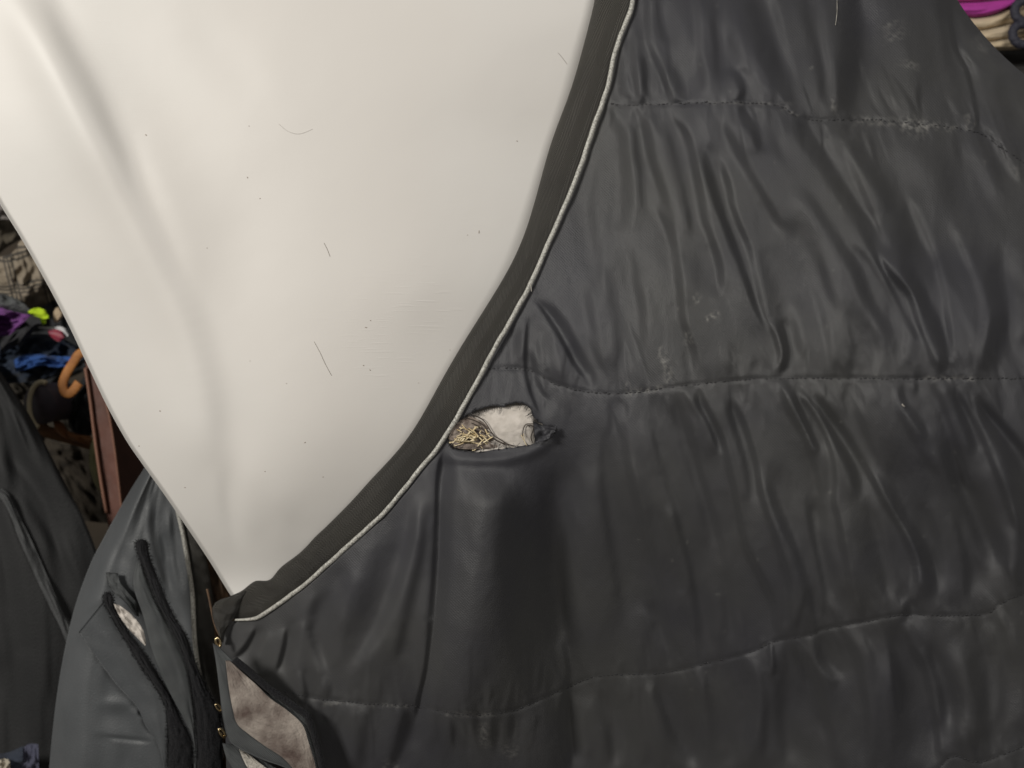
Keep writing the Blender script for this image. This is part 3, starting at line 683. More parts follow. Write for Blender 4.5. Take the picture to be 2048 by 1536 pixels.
for (x0, y0), (x1, y1), wd in straws:
    a = zc(x0, y0); b_ = zc(x1, y1); dd_ = float(rug_base(a[0], a[1])) - .0005 - (k_ * 7 % 19) * .00011
    P = path3([(a[0], a[1], dd_), ((a[0] + b_[0]) / 2 + rng.normal(0, .8), (a[1] + b_[1]) / 2 + rng.normal(0, .8), dd_ - .0005), (b_[0], b_[1], dd_ - rng.uniform(-.001, .002))], 7)
    o = tube('straw_stalk', P - P.mean(0), wd * .5 * .00044 * rng.uniform(.6, 1.1), M['straw'], None, k=4, flat=.3)
    o.location = tuple(P.mean(0)); k_ += 1
    lab = 'short golden straw stalk among the tangle at the left end of the torn hole'
    if k_ == 1: lab = 'topmost level straw stalk of the tangle in the torn hole'
    elif k_ == 2: lab = 'bright straw stalk slanting up to the right across the tangle in the torn hole'
    elif k_ == 3: lab = 'long straw stalk lying flat along the bottom lip of the torn hole'
    elif k_ == 13: lab = 'stubby straw crumb lying below the lower lip of the torn hole'
    elif k_ == 14: lab = 'tiny pale straw sliver standing on the lower lip of the torn hole'
    elif k_ == 15: lab = 'pale straw sliver standing alone against the wadding near the right end of the tear'
    elif k_ == 16: lab = 'thin sliver beside the lone pale one at the right end of the tear'
    tag(o, lab, 'straw', 'straw caught in the torn hole')

# ------------------------------------------------------------------ the white model horse
_nb = neck_base
def neck_base(u, v):
    return .955 + (_nb(u, v) - .955) * .55
NL = smooth([(-330,-120),(-290,-60),(-240,0),(-130,180),(-60,302),(0,408),(43,478),(94,568),(133,642),(172,724),(211,806),(250,877),(281,923),(336,1000),(414,1115),(462,1192),(500,1240),(560,1330),(600,1420)], 8)
neckL = lambda v: np.interp(v, NL[:, 1], NL[:, 0])
def neckR(v): return np.interp(v, [-60, 0, 400, 800, 1000, 1150, 1420], [1330, 1320, 1190, 990, 840, 700, 760])
GN = np.zeros_like(G)
def SN(p, s, a, tp=.2): stroke(GN, p, s, a, tp)
SN([(20,-90),(62,0),(110,80),(165,190),(215,290),(270,400),(330,520),(385,640),(420,760),(440,880),(450,980)], 26, -.42, .12)
SN([(70,-60),(120,60),(185,170),(230,270),(290,370)], 16, -.22, .2)
SN([(110,0),(220,160),(310,300),(390,460),(460,620)], 60, -.18, .2)
SN([(-20,-60),(40,60),(110,190),(180,330),(250,440),(320,560),(370,680),(410,800),(430,900)], 34, .20, .15)
SN([(250,260),(330,430),(400,600)], 16, .18, .3)
SN([(480,900),(478,1000),(480,1090)], 18, .20, .3)
SN([(440,930),(450,1020),(470,1110)], 12, -.20, .3)
SN([(560,1040),(600,1090)], 18, -.12, .3)
SN([(300,0),(420,120),(520,260)], 40, -.04, .3)
SN([(400,0),(470,100),(560,200)], 26, .04, .3)
HN = slopes_to_height(GN * 1.5, 420) * (K / 1024 * .97)
HN += 0.0015 * fbm(XX / 260, YY / 260, 91, 2) + 0.00012 * fbm(XX / 60, YY / 60, 95, 2)
nr2, nc2 = 420, 420
v1 = np.linspace(-60, 1400, nr2); Lq = neckL(v1)[:, None]; Rq = neckR(v1)[:, None]
s1 = np.linspace(0, 1, nc2)[None] ** 1.15
Un = Lq + (Rq - Lq) * s1; Vn = np.repeat(v1[:, None], nc2, 1)
Dn = neck_base(Un, Vn) - bil(HN, Un, Vn)
Dn += 0.014 * np.clip(1 - (Un - Lq) / 10, 0, 1) ** 2.2
rb = rug_base(Un, Vn) + .013
Lr = np.interp(v1, _vt, _true)[:, None]; near = (Un > Lr - 105) & (Un < Lr - 50)
need = np.clip(np.where(near, rb - Dn, 0).max(1), 0, None); need = np.convolve(np.pad(need, 30, 'edge'), np.hanning(61) / np.hanning(61).sum(), 'valid')[:, None]
wgt = np.clip((Un - (Lr - 700)) / 640, 0, 1); wgt = wgt ** 1.6; Dn = Dn + need * wgt
wgt = np.clip((Un - (Lr - 62)) / 30, 0, 1); Dn = np.where(Dn < rb, Dn * (1 - wgt) + rb * wgt, Dn)
Dn = np.where((Vn > 1150), np.maximum(Dn, np.interp(Vn, [1150, 1240], [0, 1.09])), Dn)
pts_ = [pt(Un, Vn, Dn).reshape(-1, 3)]
fr = [quads(nr2, nc2)[:, ::-1]]; prev = np.arange(nr2) * nc2
for k in range(1, 13):                                                        # round the throat to the far side
    pts_.append(pt(Lq[:, 0] + 2.2 * k * k, v1, Dn[:, 0] + .022 * k)); cur = nr2 * nc2 + (k - 1) * nr2 + np.arange(nr2)
    fr.append(np.stack([prev[:-1], prev[1:], cur[1:], cur[:-1]], -1)[:, ::-1]); prev = cur
scr = np.zeros_like(Z0)
stroke(scr, [(700,740),(800,640),(900,560)], 60, 1.0, .1); stroke(scr, [(650,300),(700,500)], 60, .0, .1)
stroke(scr, [(160,0),(240,150),(330,260)], 40, .5, .1); stroke(scr, [(900,460),(960,420)], 40, .6, .1)
sa = np.concatenate([bil(scr, Un, Vn).ravel(), np.zeros(12 * nr2)])
horse = empty('model_horse', (-0.2, 1.0, 0.6), 'glossy white fibreglass model horse, its bare neck rising out of the quilted rug', 'model horse')
mesh_obj('neck', np.concatenate(pts_), np.concatenate(fr), M['white'], horse, attrs={'scratch': sa})
def nd(u, v):
    """distance of the finished neck surface"""
    u = np.asarray(u, float); v = np.asarray(v, float)
    a = np.interp(v, v1, Lq[:, 0]); b_ = np.interp(v, v1, Rq[:, 0]); t_ = np.clip((u - a) / (b_ - a), 0, .999) ** (1 / 1.15) * (nc2 - 1)
    r_ = np.clip((v - v1[0]) / (v1[1] - v1[0]), 0, nr2 - 1.001); i = r_.astype(int); j = t_.astype(int); fi = r_ - i; fj = t_ - j
    return (Dn[i, j] * (1 - fj) + Dn[i, j + 1] * fj) * (1 - fi) + (Dn[i + 1, j] * (1 - fj) + Dn[i + 1, j + 1] * fj) * fi
# specks of dirt baked on the gelcoat, and stray hairs lying on it
bm_v, bm_f = [], []
for (x, y, a, b2, ang) in [(292,270,3.2,1.8,.5),(495,355,1.6,3,-.6),(520,397,1.5,2,.3),(414,496,1.6,1.4,0),(958,464,1.5,5,.1),(1034,282,2.5,1.5,.6),(741,641,2.2,1.2,0),(727,731,2.4,1.6,.5),(732,655,4,1.6,.2),(740,740,2.6,1.4,.9),(573,767,1.8,1,0),(500,722,1.2,1,0),
                           (278,892,2,1.6,.4),(320,822,2.6,1.8,.4),(530,943,1.8,1.5,0),(646,954,1.6,1.6,0),(370,975,2.4,1.6,0),(610,885,3,1.5,-.5),(498,252,1.2,1.6,0),(900,700,1.6,1,0),(837,766,1.5,1,0),(935,470,2,1,.4)]:
    n = 8; a *= .7; b2 *= .7; th = np.linspace(0, 2 * np.pi, n, endpoint=False); uu_ = x + a * np.cos(th) * math.cos(ang) - b2 * np.sin(th) * math.sin(ang); vv_ = y + a * np.cos(th) * math.sin(ang) + b2 * np.sin(th) * math.cos(ang)
    ring = pt(uu_, vv_, nd(uu_, vv_) - .00008); top = pt(np.float64(x), np.float64(y), nd(x, y) - .0006)[None]
    o_ = sum(len(q) for q in bm_v); bm_v.append(np.vstack([ring, top])); bm_f += [(o_ + i, o_ + (i + 1) % n, o_ + n) for i in range(n)]
tag(mesh_obj('dirt_specks', np.vstack(bm_v), bm_f, M['mark'], horse), kind='stuff')
for p, r_, lab in [([(648,486),(654,498),(660,513)], .00016, 'short straight dark hair stuck to the middle of the white neck'),
               ([(628,683),(640,705),(650,727),(663,751)], .00014, 'long thin hair with a slight bend low on the white neck'),
               ([(558,248),(575,262),(595,268),(612,264),(625,258)], .00007, 'faint curled hair shaped like a smile on the upper white neck'),
               ([(1116,105),(1125,116),(1134,128)], .00010, 'fine slanting hair beside the top of the binding on the white neck')]:
    P = path3(p, 16, lambda a, b_: nd(a, b_) - .0003); o = tube('stray_hair', P - P.mean(0), r_, M['hair'], None, k=4); o.location = tuple(P.mean(0))
    tag(o, lab, 'hair', 'stray hairs on the white neck')

# ------------------------------------------------------------------ far side of the rug front
zf = lambda x, y: (x / 2.415, 900 + y / 2.415)
fl = [(318,880),(292,930),(262,978),(232,1030),(206,1078),(184,1120),(164,1170),(147,1222),(132,1285),(118,1360),(107,1440),(98,1536),(92,1640)]
frr = [(360,940),(352,985),(358,1032),(366,1078),(376,1132),(384,1190),(388,1273),(397,1339),(408,1400),(420,1460),(430,1536),(440,1640)]
GF = np.zeros_like(G)
def SF(p, s, a, tp=.2): stroke(GF, [zf(*q) for q in p], s, a, tp)
SF([(740,250),(730,400),(770,560),(830,720)], 6, -.6); SF([(700,240),(700,420),(720,560)], 9, .4); SF([(800,250),(800,400),(830,600),(880,800)], 6, .5); SF([(830,300),(840,500),(880,700)], 6, -.4)
SF([(770,400),(800,540)], 5, -.6); SF([(860,420),(900,800),(920,1000)], 7, .4)
SF([(390,870),(500,1010),(600,1130),(690,1250),(740,1330)], 4, -.55, .1); SF([(410,850),(530,1000),(640,1130),(720,1260)], 4, .5, .1)
SF([(370,840),(450,760),(500,720)], 6, -.3); SF([(600,450),(620,540)], 9, .3); SF([(300,1000),(290,1200),(270,1400)], 22, -.25); SF([(690,1270),(720,1340),(790,1400)], 8, -.8); SF([(740,1300),(780,1330)], 6, .7)
SF([(620,1240),(700,1270)], 6, -.6, .3); SF([(450,1370),(560,1400)], 5, .3); SF([(280,1430),(330,1536)], 9, .25); SF([(500,1280),(600,1370),(640,1480)], 14, -.3)
HFF = slopes_to_height(GF, 60) * (K / 1024 * 1.15)
band = np.zeros_like(HFF); stroke(band, [zf(440,1235), zf(560,1225), zf(700,1250)], 10, .0022, .45); stroke(band, [zf(470,1378), zf(560,1392), zf(760,1412)], 3, -.0016, .4); stroke(band, [zf(660,1268), zf(720,1275)], 4, -.003, .4)
HFF += band
def fdep(u, v, S, T): return bil(HFF, u, v) - 0.035 * np.clip(1 - T / .22, 0, 1) ** 2.0
far_base = 1.155
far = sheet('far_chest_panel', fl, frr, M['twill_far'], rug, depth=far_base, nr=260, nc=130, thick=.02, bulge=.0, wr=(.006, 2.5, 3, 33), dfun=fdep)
far['label'] = 'grey-blue far front panel of the rug seen past the throat'
def fd(u, v): return far_base - bil(HFF, u, v) - .001
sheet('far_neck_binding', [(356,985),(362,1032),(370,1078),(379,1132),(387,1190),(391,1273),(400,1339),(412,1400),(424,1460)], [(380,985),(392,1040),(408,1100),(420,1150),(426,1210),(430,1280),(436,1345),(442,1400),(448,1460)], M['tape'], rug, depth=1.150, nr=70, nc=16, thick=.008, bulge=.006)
tube('far_piping', path3([(346,985),(358,1032),(368,1078),(377,1132),(385,1190),(389,1273),(397,1339),(404,1370)], 240, 1.143), .0021, M['cord'], rug, k=10, twist=1500, tw_amp=.15)
sheet('inner_lining', [(395,1080),(402,1130),(410,1180),(418,1230),(424,1290),(430,1380),(436,1470),(440,1600)], [(470,1120),(478,1160),(480,1200),(482,1240),(484,1300),(486,1400),(490,1490),(500,1600)], M['lining'], rug, depth=1.19, nr=60, nc=20, thick=.005, wr=(.03, 3, 5, 44))
tube('lining_hem', path3([(414,1178),(418,1195),(423,1220),(430,1250),(440,1272)], 50, 1.09), .0011, M['lining'], rug, k=7)
# small tear with wadding in the far panel
sheet('far_wadding', [zf(548,742), zf(575,800), zf(625,868), zf(700,945)], [zf(575,748), zf(640,800), zf(690,868), zf(706,940)], M['wad'], rug, depth=1.117, nr=36, nc=16, thick=.004, wr=(.006, 3, 5, 9), bulge=.002)
sheet('torn_flap', [zf(512,590), zf(520,640), zf(548,690), zf(600,730), zf(655,800)], [zf(570,595), zf(580,640), zf(620,690), zf(660,740), zf(672,805)], M['web'], rug, depth=1.147, nr=30, nc=12, thick=.003, wr=(.005, 3, 4, 11))
# straps: grey webbing outside, black loop tape along the turned edge
hv_n = [0]
def strap(name, a_web, b_web, a_v, b_v, dep, seed, wm=None, wd=None):
    base = sheet(name, [zf(*p) for p in a_web], [zf(*p) for p in b_web], wm or M['web'], rug, depth=wd or dep, nr=90, nc=22, thick=.002 if wd else .004, bulge=.0015 if wd else .004, wr=(.003, 1.5, 3, seed))
    lp = sheet('loop_tape', [zf(*p) for p in a_v], [zf(*p) for p in b_v], M['velcro'], None, depth=dep - .004, nr=110, nc=22, thick=.005, bulge=.006, wr=(.002, 6, 22, seed + 1))
    hv_, hf_ = [], []
    for side, line in ((-1, a_v), (1, b_v)):
        Lz = resample(smooth([zf(*p) for p in line], 8), 300)
        for q in Lz[:265]:
            for _ in range(2):
                c = q + rng.normal(0, 1.2, 2); e = c + np.array([side * rng.uniform(1, 4.5), rng.normal(-.5, 2.0)]); m_ = (c + e) / 2 + rng.normal(0, .7, 2); Q = np.array([c - np.array([side * 3, 0]), m_, e])
                v_, f_, _u = tube_mesh(pt(Q[:, 0], Q[:, 1], dep - .006 + rng.normal(0, .0012, 3)), .00022, k=3); o_ = sum(len(x) for x in hv_[-1:]) if False else (hv_n[0] if hv_ else 0)
                hv_.append(v_); hf_ += [tuple(i + o_ for i in f) for f in f_]; hv_n[0] = o_ + len(v_)
    tag(mesh_obj('tape_fuzz', np.vstack(hv_), hf_, M['velcro'], base), kind='stuff')
    lp.parent = base; lp.matrix_parent_inverse = (base.matrix_parent_inverse).inverted() if False else Matrix.Translation((0, 0, 0)); return base
sB = strap('chest_strap', [(380,880),(470,1010),(560,1130),(660,1240),(700,1330),(760,1420),(790,1536),(800,1620)], [(505,725),(560,850),(640,960),(720,1090),(790,1200),(815,1300),(815,1420),(815,1620)],
      [(516,688),(500,705),(515,760),(570,860),(630,960),(690,1060),(760,1160),(800,1250),(808,1380),(808,1540),(808,1640)], [(526,688),(546,712),(560,775),(620,880),(700,985),(760,1080),(830,1200),(880,1310),(915,1370),(932,1440),(940,1640)], 1.128, 51, M['twill_far'], 1.146)
sB['label'] = 'lower left chest strap lying over the far panel'
sA = strap('chest_strap', [(668,520),(640,640),(690,800),(730,960),(780,1090),(850,1230),(910,1340),(940,1450),(940,1640)], [(680,520),(740,700),(790,800),(850,930),(900,1040),(925,1150),(940,1280),(945,1400),(950,1640)],
      [(676,432),(656,455),(672,520),(720,640),(775,770),(840,880),(890,1000),(918,1110),(935,1220),(945,1340),(950,1440),(945,1640)], [(692,432),(714,452),(725,520),(790,690),(840,800),(900,900),(950,1040),(1000,1150),(1035,1210),(1070,1290),(1075,1440),(1080,1640)], 1.108, 61)
sA['label'] = 'upper chest strap with its black tip raised beside the far piping'
# near-side fastening tabs with worn hook pads
zt = lambda x, y: (400 + x / 3.37, 1080 + y / 3.37)
def tab(A, B, PA_, PB_, dep, mpad, label):
    base = sheet('fastening_tab', [zt(*p) for p in A], [zt(*p) for p in B], M['web'], rug, depth=dep, nr=70, nc=30, thick=.007, bulge=.003, wr=(.002, 2, 2, 71), sm=True, smc=5)
    base['label'] = label
    f = sheet('hook_pad', [zt(*p) for p in PA_], [zt(*p) for p in PB_], mpad, None, depth=dep - .0052, nr=90, nc=60, thick=.003, bulge=.0015, wr=((.0012, 6, 8, 81), (.0006, 24, 30, 82)), smc=5)
    f.parent = base; f.matrix_parent_inverse = Matrix.Translation((0, 0, 0))
    return base
t2 = tab([(150,1370),(175,1460),(230,1560),(330,1750),(420,1900)], [(215,1375),(330,1440),(480,1520),(700,1640),(860,1760)], [(262,1408),(300,1500),(360,1600),(430,1720)], [(285,1412),(400,1500),(500,1580),(620,1690)], .998, M['fluff_pale'], 'second fastening tab, mostly below the picture')
t1 = tab([(85,695),(110,850),(130,1010),(150,1180),(185,1330),(250,1400),(420,1480),(620,1560),(760,1720)], [(125,715),(230,810),(380,930),(480,1030),(620,1125),(725,1190),(770,1320),(805,1440),(850,1600)],
         [(172,812),(185,930),(200,1040),(222,1150),(250,1240),(330,1310),(440,1390),(560,1470),(680,1600)], [(200,812),(300,905),(390,985),(470,1065),(590,1150),(690,1245),(730,1360),(765,1470),(790,1580)], .985, M['fluff'], 'upper fastening tab with a worn pinkish hook pad')
tube('tab_edge', path3([zt(*p) + (.981,) for p in [(230,805),(330,885),(450,990),(560,1070),(700,1165),(730,1200),(790,1380),(840,1600)]], 120), .0032, M['velcro'], rug, k=8)
# brass fittings
def ring(name, c, dep, r_, rt, ang, sq=1.0):
    n = 28; th = np.linspace(0, 2 * np.pi, n + 1); s2 = K / 1024 * dep; cc = pt(np.float64(c[0]), np.float64(c[1]), np.float64(dep))
    x = r_ * np.cos(th) * sq; z = r_ * np.sin(th); ca, sa_ = math.cos(ang), math.sin(ang)
    P = cc + np.stack([x * ca - z * sa_, x * .5, x * sa_ + z * ca], -1); tube(name, P, rt, M['brass'], rug, k=8, cap=False)
ring('metal_ring', zt(122,690), 1.01, .0040, .0013, .3, .4)
ring('metal_ring', zt(125,1130), 1.035, .0040, .0009, .7, .30)
ring('metal_ring', zt(150,1300), 1.02, .0042, .0012, .6, .35)

# ------------------------------------------------------------------ things behind, on the left
zl = lambda x, y: (x / 2.56, 400 + y / 2.56)
def cloth(name, A, B, col, col2, dep, label, cat, conv=zl, group=None, nr=60, nc=40, thick=.02, bulge=.02, wr=(.03, 3, 3, 1), rough=.85, nscale=40, parts=None, **kw):
    m_ = mat(name + '_cloth', col, rough, col2, nscale, sheen=.04, bump=.0006, bscale=350, contrast=(.15, .85))
    o = sheet(name, [conv(*p) for p in A], [conv(*p) for p in B], m_, None, depth=dep, nr=nr, nc=nc, thick=thick, bulge=bulge, wr=wr, **kw)
    return tag(o, label, cat, group)
wall = mesh_obj('wall', [(-3, 2.7, -.2), (3, 2.7, -.2), (3, 2.7, 3.2), (-3, 2.7, 3.2)], [(0, 1, 2, 3)], mat('dark_wall', (0.03, 0.024, 0.018), .9, (0.06, 0.045, 0.03), 3, bump=.002, bscale=30), smooth_=False); tag(wall, kind='structure')
floor = mesh_obj('floor', [(-3, -1.5, 0), (3, -1.5, 0), (3, 2.7, 0), (-3, 2.7, 0)], [(0, 1, 2, 3)], mat('dusty_floor', (0.05, 0.042, 0.033), .9, (0.10, 0.085, 0.065), 5, bump=.002, bscale=60), smooth_=False); tag(floor, kind='structure')

# checked cloth
m_ = mat('check_cloth', (0.20, 0.165, 0.12), .9, (0.27, 0.225, 0.17), 60, bump=.0006, bscale=400)
nt = m_.node_tree; b = nt.nodes['Principled BSDF']; tcn = [n for n in nt.nodes if n.type == 'TEX_COORD'][0]
mp = node(m_, 'ShaderNodeMapping'); mp.inputs['Rotation'].default_value = (0, 0, R(-14)); nt.links.new(tcn.outputs['UV'], mp.inputs['Vector'])
sx = node(m_, 'ShaderNodeSeparateXYZ'); nt.links.new(mp.outputs['Vector'], sx.inputs[0])
def stripes(sock, per, offs, wd):
    p = math_n(m_, 'FRACT', math_n(m_, 'DIVIDE', sock, per)); r = None
    for o_ in offs:
        q = math_n(m_, 'LESS_THAN', math_n(m_, 'ABSOLUTE', math_n(m_, 'SUBTRACT', p, o_)), wd); r = q if r is None else math_n(m_, 'MAXIMUM', r, q)
    return r
st = math_n(m_, 'MULTIPLY', math_n(m_, 'MAXIMUM', stripes(sx.outputs['X'], .045, (.18, .30, .42), .03), stripes(sx.outputs['Y'], .045, (.20, .32, .44), .03)), .85)
mx = node(m_, 'ShaderNodeMix', data_type='RGBA'); nt.links.new(st, mx.inputs['Factor']); nt.links.new(b.inputs['Base Color'].links[0].from_socket, mx.inputs['A']); mx.inputs['B'].default_value = (.03, .028, .026, 1); nt.links.new(mx.outputs['Result'], b.inputs['Base Color'])
tag(sheet('checked_rug', [zl(-150,290), zl(-60,300), zl(60,270), zl(110,200), zl(200,170)], [zl(-150,520), zl(-40,520), zl(60,540), zl(180,560), zl(300,500)], m_, None, depth=1.62, nr=70, nc=50, thick=.02, bulge=.03, wr=(.035, 3, 4, 5)), 'beige rug with thin dark check lines bunched at the left edge above the purple cloth', 'rug')
cloth('brown_blanket', [(-150,-60),(-60,-40),(30,-60),(90,-80)], [(-150,300),(-30,290),(40,240),(130,190)], (.045,.036,.024), (.08,.066,.045), 1.70, 'dim brown blanket above the checked rug beside the throat', 'blanket', wr=(.03, 3, 3, 6))
cloth('pale_cloth', [(-120,-10),(0,10),(60,60)], [(-120,110),(0,100),(70,110)], (.16,.14,.13), (.22,.20,.19), 1.64, 'pale greyish cloth corner at the very left above the brown blanket', 'cloth', wr=(.03, 2, 2, 7))
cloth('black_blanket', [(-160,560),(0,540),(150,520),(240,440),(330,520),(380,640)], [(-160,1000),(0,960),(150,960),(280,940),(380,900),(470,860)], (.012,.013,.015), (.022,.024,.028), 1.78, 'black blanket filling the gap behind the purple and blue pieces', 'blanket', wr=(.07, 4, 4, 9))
cloth('grey_piping_cloth', [(-100,470),(0,478),(60,495),(110,520),(160,560)], [(-100,540),(0,552),(60,560),(120,575),(170,590)], (.05,.055,.055), (.09,.095,.095), 1.58, 'narrow grey cloth edge between the checked rug and the purple cloth', 'cloth', wr=(.012, 2, 4, 10), thick=.012, bulge=.012)
cloth('purple_cloth', [(-100,540),(0,552),(60,568),(155,590)], [(-100,740),(0,700),(40,700),(100,650)], (.13,.035,.17), (.20,.06,.25), 1.56, 'purple cloth with a black border at the left edge', 'cloth', wr=(.05, 3.5, 2, 12), bulge=.02)
cloth('black_border', [(150,575),(190,590),(200,630)], [(-40,720),(60,760),(150,700)], (.010,.010,.012), (.02,.02,.023), 1.545, 'black binding strip along the lower right of the purple cloth', 'binding', wr=(.02, 2, 3, 13), thick=.01, bulge=.01) if False else None
cloth('black_wrap', [(0,700),(50,690),(110,640),(160,590),(200,600)], [(0,790),(60,760),(130,720),(190,650),(215,640)], (.012,.012,.014), (.022,.022,.026), 1.545, 'black padded wrap curving under the purple cloth', 'wrap', wr=(.01, 2, 3, 13), thick=.012, bulge=.014, nr=40, nc=16)
cloth('neon_yellow_tag', [(140,572),(180,552),(225,560),(248,590)], [(150,582),(190,598),(225,610),(248,606)], (.40,.60,.01), (.55,.75,.02), 1.54, 'larger neon yellow tab poking out above the navy cloth', 'tab', wr=(.006, 2, 2, 14), thick=.005, bulge=.005, nr=24, nc=14)
cloth('neon_yellow_tag', [(195,612),(215,616),(236,622)], [(200,628),(215,638),(228,640)], (.38,.58,.01), (.5,.7,.02), 1.542, 'smaller neon yellow scrap just beneath the larger one', 'tab', wr=(.004, 2, 2, 15), thick=.004, bulge=.003, nr=16, nc=10)
cloth('beige_toggle', [(270,590),(280,560),(300,548),(318,570)], [(276,622),(295,628),(312,610),(325,590)], (.36,.27,.18), (.50,.40,.28), 1.56, 'small round beige padded end beside the throat above the red tab', 'toggle', wr=(.006, 2, 2, 16), thick=.015, bulge=.015, nr=24, nc=16)
cloth('navy_cloth', [(-60,720),(60,740),(150,690),(260,690),(340,720),(420,760)], [(-60,960),(60,940),(150,930),(240,920),(330,880),(440,830)], (.008,.014,.028), (.014,.026,.050), 1.60, 'dark navy cloth with soft folds around the blue piece', 'cloth', wr=(.05, 3, 5, 17))
cloth('blue_cloth', [(70,820),(130,790),(220,790),(300,800),(375,800)], [(80,880),(140,870),(220,850),(290,862),(360,845)], (.015,.05,.19), (.03,.12,.40), 1.57, 'bright blue cloth fold in front of the navy cloth', 'cloth', wr=(.02, 3, 4, 18), thick=.012, bulge=.012, nscale=12)
lab_ = empty('red_white_label', V(*zl(290,680), 1.555), 'small red oval label with a white rim beside the throat', 'label')
_w = sheet('label_rim', [zl(195,648), zl(260,650), zl(320,650), zl(352,690)], [zl(200,656), zl(265,668), zl(315,680), zl(340,705)], mat('label_white', (.62,.62,.64), .5), lab_, depth=1.553, nr=24, nc=8, thick=.004, bulge=.003)
_r = sheet('label_face', [zl(245,672), zl(280,662), zl(315,672), zl(330,700)], [zl(252,690), zl(275,712), zl(305,724), zl(328,706)], mat('label_red', (.32,.03,.05), .5, (.22,.03,.06), 200), lab_, depth=1.548, nr=24, nc=12, thick=.005, bulge=.005)
# orange strap loop
def tubep(name, pts, dep, r_, m_, parent=None, flat=1.0, k=12):
    return tube(name, path3([zl(*p) + ((dep,) if len(p) == 2 else ()) for p in pts], 90), r_, m_, parent, k=k, flat=flat)
mo = mat('orange_strap', (.30,.11,.025), .7, (.42,.17,.04), 80, bump=.0005)
o = tubep('orange_strap', [(430,775),(400,795),(370,840),(340,890),(322,940),(330,980),(355,990),(380,970),(405,935)], 1.50, .0062, mo, flat=.35); tag(o, 'orange strap looped beside the throat above the rolled grey item', 'strap')
o = tubep('brown_strap', [(370,985),(350,1040),(330,1080),(250,1110),(200,1130),(230,1180),(290,1200),(380,1225),(470,1250)], 1.54, .008, mat('tan_strap', (.11,.052,.02), .75, (.17,.08,.03), 60), flat=.4); tag(o, 'tan brown strap trailing down from the orange loop behind the dark rug', 'strap')
cloth('orange_fold', [(270,1120),(320,1140),(360,1190),(470,1210)], [(280,1180),(330,1220),(400,1240),(475,1262)], (.20,.085,.03), (.28,.12,.045), 1.535, 'orange-brown cloth fold under the black pad beside the wooden board', 'cloth', wr=(.01, 2, 4, 19), thick=.01, bulge=.01)
roll = empty('rolled_boot', V(*zl(260,1040), 1.52), 'rolled grey boot with a cream ring at its end, left of the orange strap', 'roll')
P = path3([zl(205,1050) + (1.50,), zl(260,1035) + (1.52,), zl(330,1030) + (1.56,)], 24)
tube('roll_body', P, .0255, mat('roll_grey', (.05,.04,.055), .6, (.075,.06,.075), 40), roll, k=24)
n = 30; th = np.linspace(R(70), R(255), n); c0 = np.array(P[0]); rr_ = .030
tube('cream_rim', c0 + np.stack([.55 * rr_ * np.cos(th) + .004, -.004 + 0 * th, rr_ * np.sin(th)], -1), .0034, mat('cream_rim', (.55,.48,.33), .6), roll, k=8)
cloth('black_pad', [(340,1010),(400,950),(440,900),(470,960)], [(350,1160),(390,1205),(450,1215),(490,1180)], (.006,.006,.008), (.012,.012,.014), 1.56, 'black padded piece between the orange strap and the wooden board', 'pad', wr=(.03, 2, 2, 20), bulge=.03)
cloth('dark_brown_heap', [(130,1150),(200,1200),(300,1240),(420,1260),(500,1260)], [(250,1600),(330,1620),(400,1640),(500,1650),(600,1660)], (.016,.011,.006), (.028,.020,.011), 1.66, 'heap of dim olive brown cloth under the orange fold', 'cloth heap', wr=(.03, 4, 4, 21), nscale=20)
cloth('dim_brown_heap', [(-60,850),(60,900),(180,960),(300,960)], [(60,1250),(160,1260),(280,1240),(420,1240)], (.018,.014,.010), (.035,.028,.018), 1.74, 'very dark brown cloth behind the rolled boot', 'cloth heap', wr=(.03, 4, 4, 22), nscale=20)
cloth('olive_cloth', [(500,1180),(475,1220),(458,1280),(456,1350),(470,1420),(500,1480),(545,1520)], [(520,1180),(530,1230),(540,1290),(545,1350),(550,1420),(555,1480),(560,1520)], (.20,.19,.085), (.33,.31,.15), 1.52, 'olive yellow rounded cloth peeping out left of the wooden board', 'cloth', wr=(.012, 3, 3, 23), thick=.02, bulge=.018)
# wooden board: narrow edge coloured as lit, a raised line, face coloured as shaded
board = empty('wooden_board', V(220, 900, 1.46), 'reddish brown wooden board standing upright behind the throat', 'board')
mw = mat('red_wood', (.075,.024,.013), .6, (.115,.038,.022), 30, bump=.0006, bscale=60); mw2 = mat('shaded_red_wood', (.055,.020,.013), .6, (.085,.032,.02), 30, bump=.0005, bscale=60); mw3 = mat('worn_wood_edge', (.20,.095,.06), .6, (.22,.10,.065), 90)
def zB(*p): return zl(*p)
sheet('board_edge', [zB(436,800)+(1.452,), zB(440,900)+(1.452,), zB(465,1060)+(1.452,), zB(490,1250)+(1.452,), zB(520,1450)+(1.452,), zB(560,1700)+(1.452,)], [zB(470,860)+(1.45,), zB(520,990)+(1.45,), zB(556,1060)+(1.45,), zB(585,1250)+(1.45,), zB(610,1450)+(1.45,), zB(635,1700)+(1.45,)], mw, board, nr=60, nc=10, thick=.02, wr=(.002, 2, 6, 3))
sheet('board_face', [zB(520,980)+(1.456,), zB(556,1060)+(1.456,), zB(585,1250)+(1.456,), zB(610,1450)+(1.456,), zB(635,1700)+(1.456,)], [zB(640,980)+(1.53,), zB(700,1060)+(1.53,), zB(760,1250)+(1.53,), zB(800,1450)+(1.53,), zB(830,1700)+(1.53,)], mw2, board, nr=50, nc=12, thick=.02)
tube('board_rim', path3([zB(438,860)+(1.448,), zB(462,1020)+(1.448,), zB(488,1230)+(1.448,), zB(515,1420)+(1.448,), zB(545,1600)+(1.448,)], 80), .0022, mw3, board, k=7)
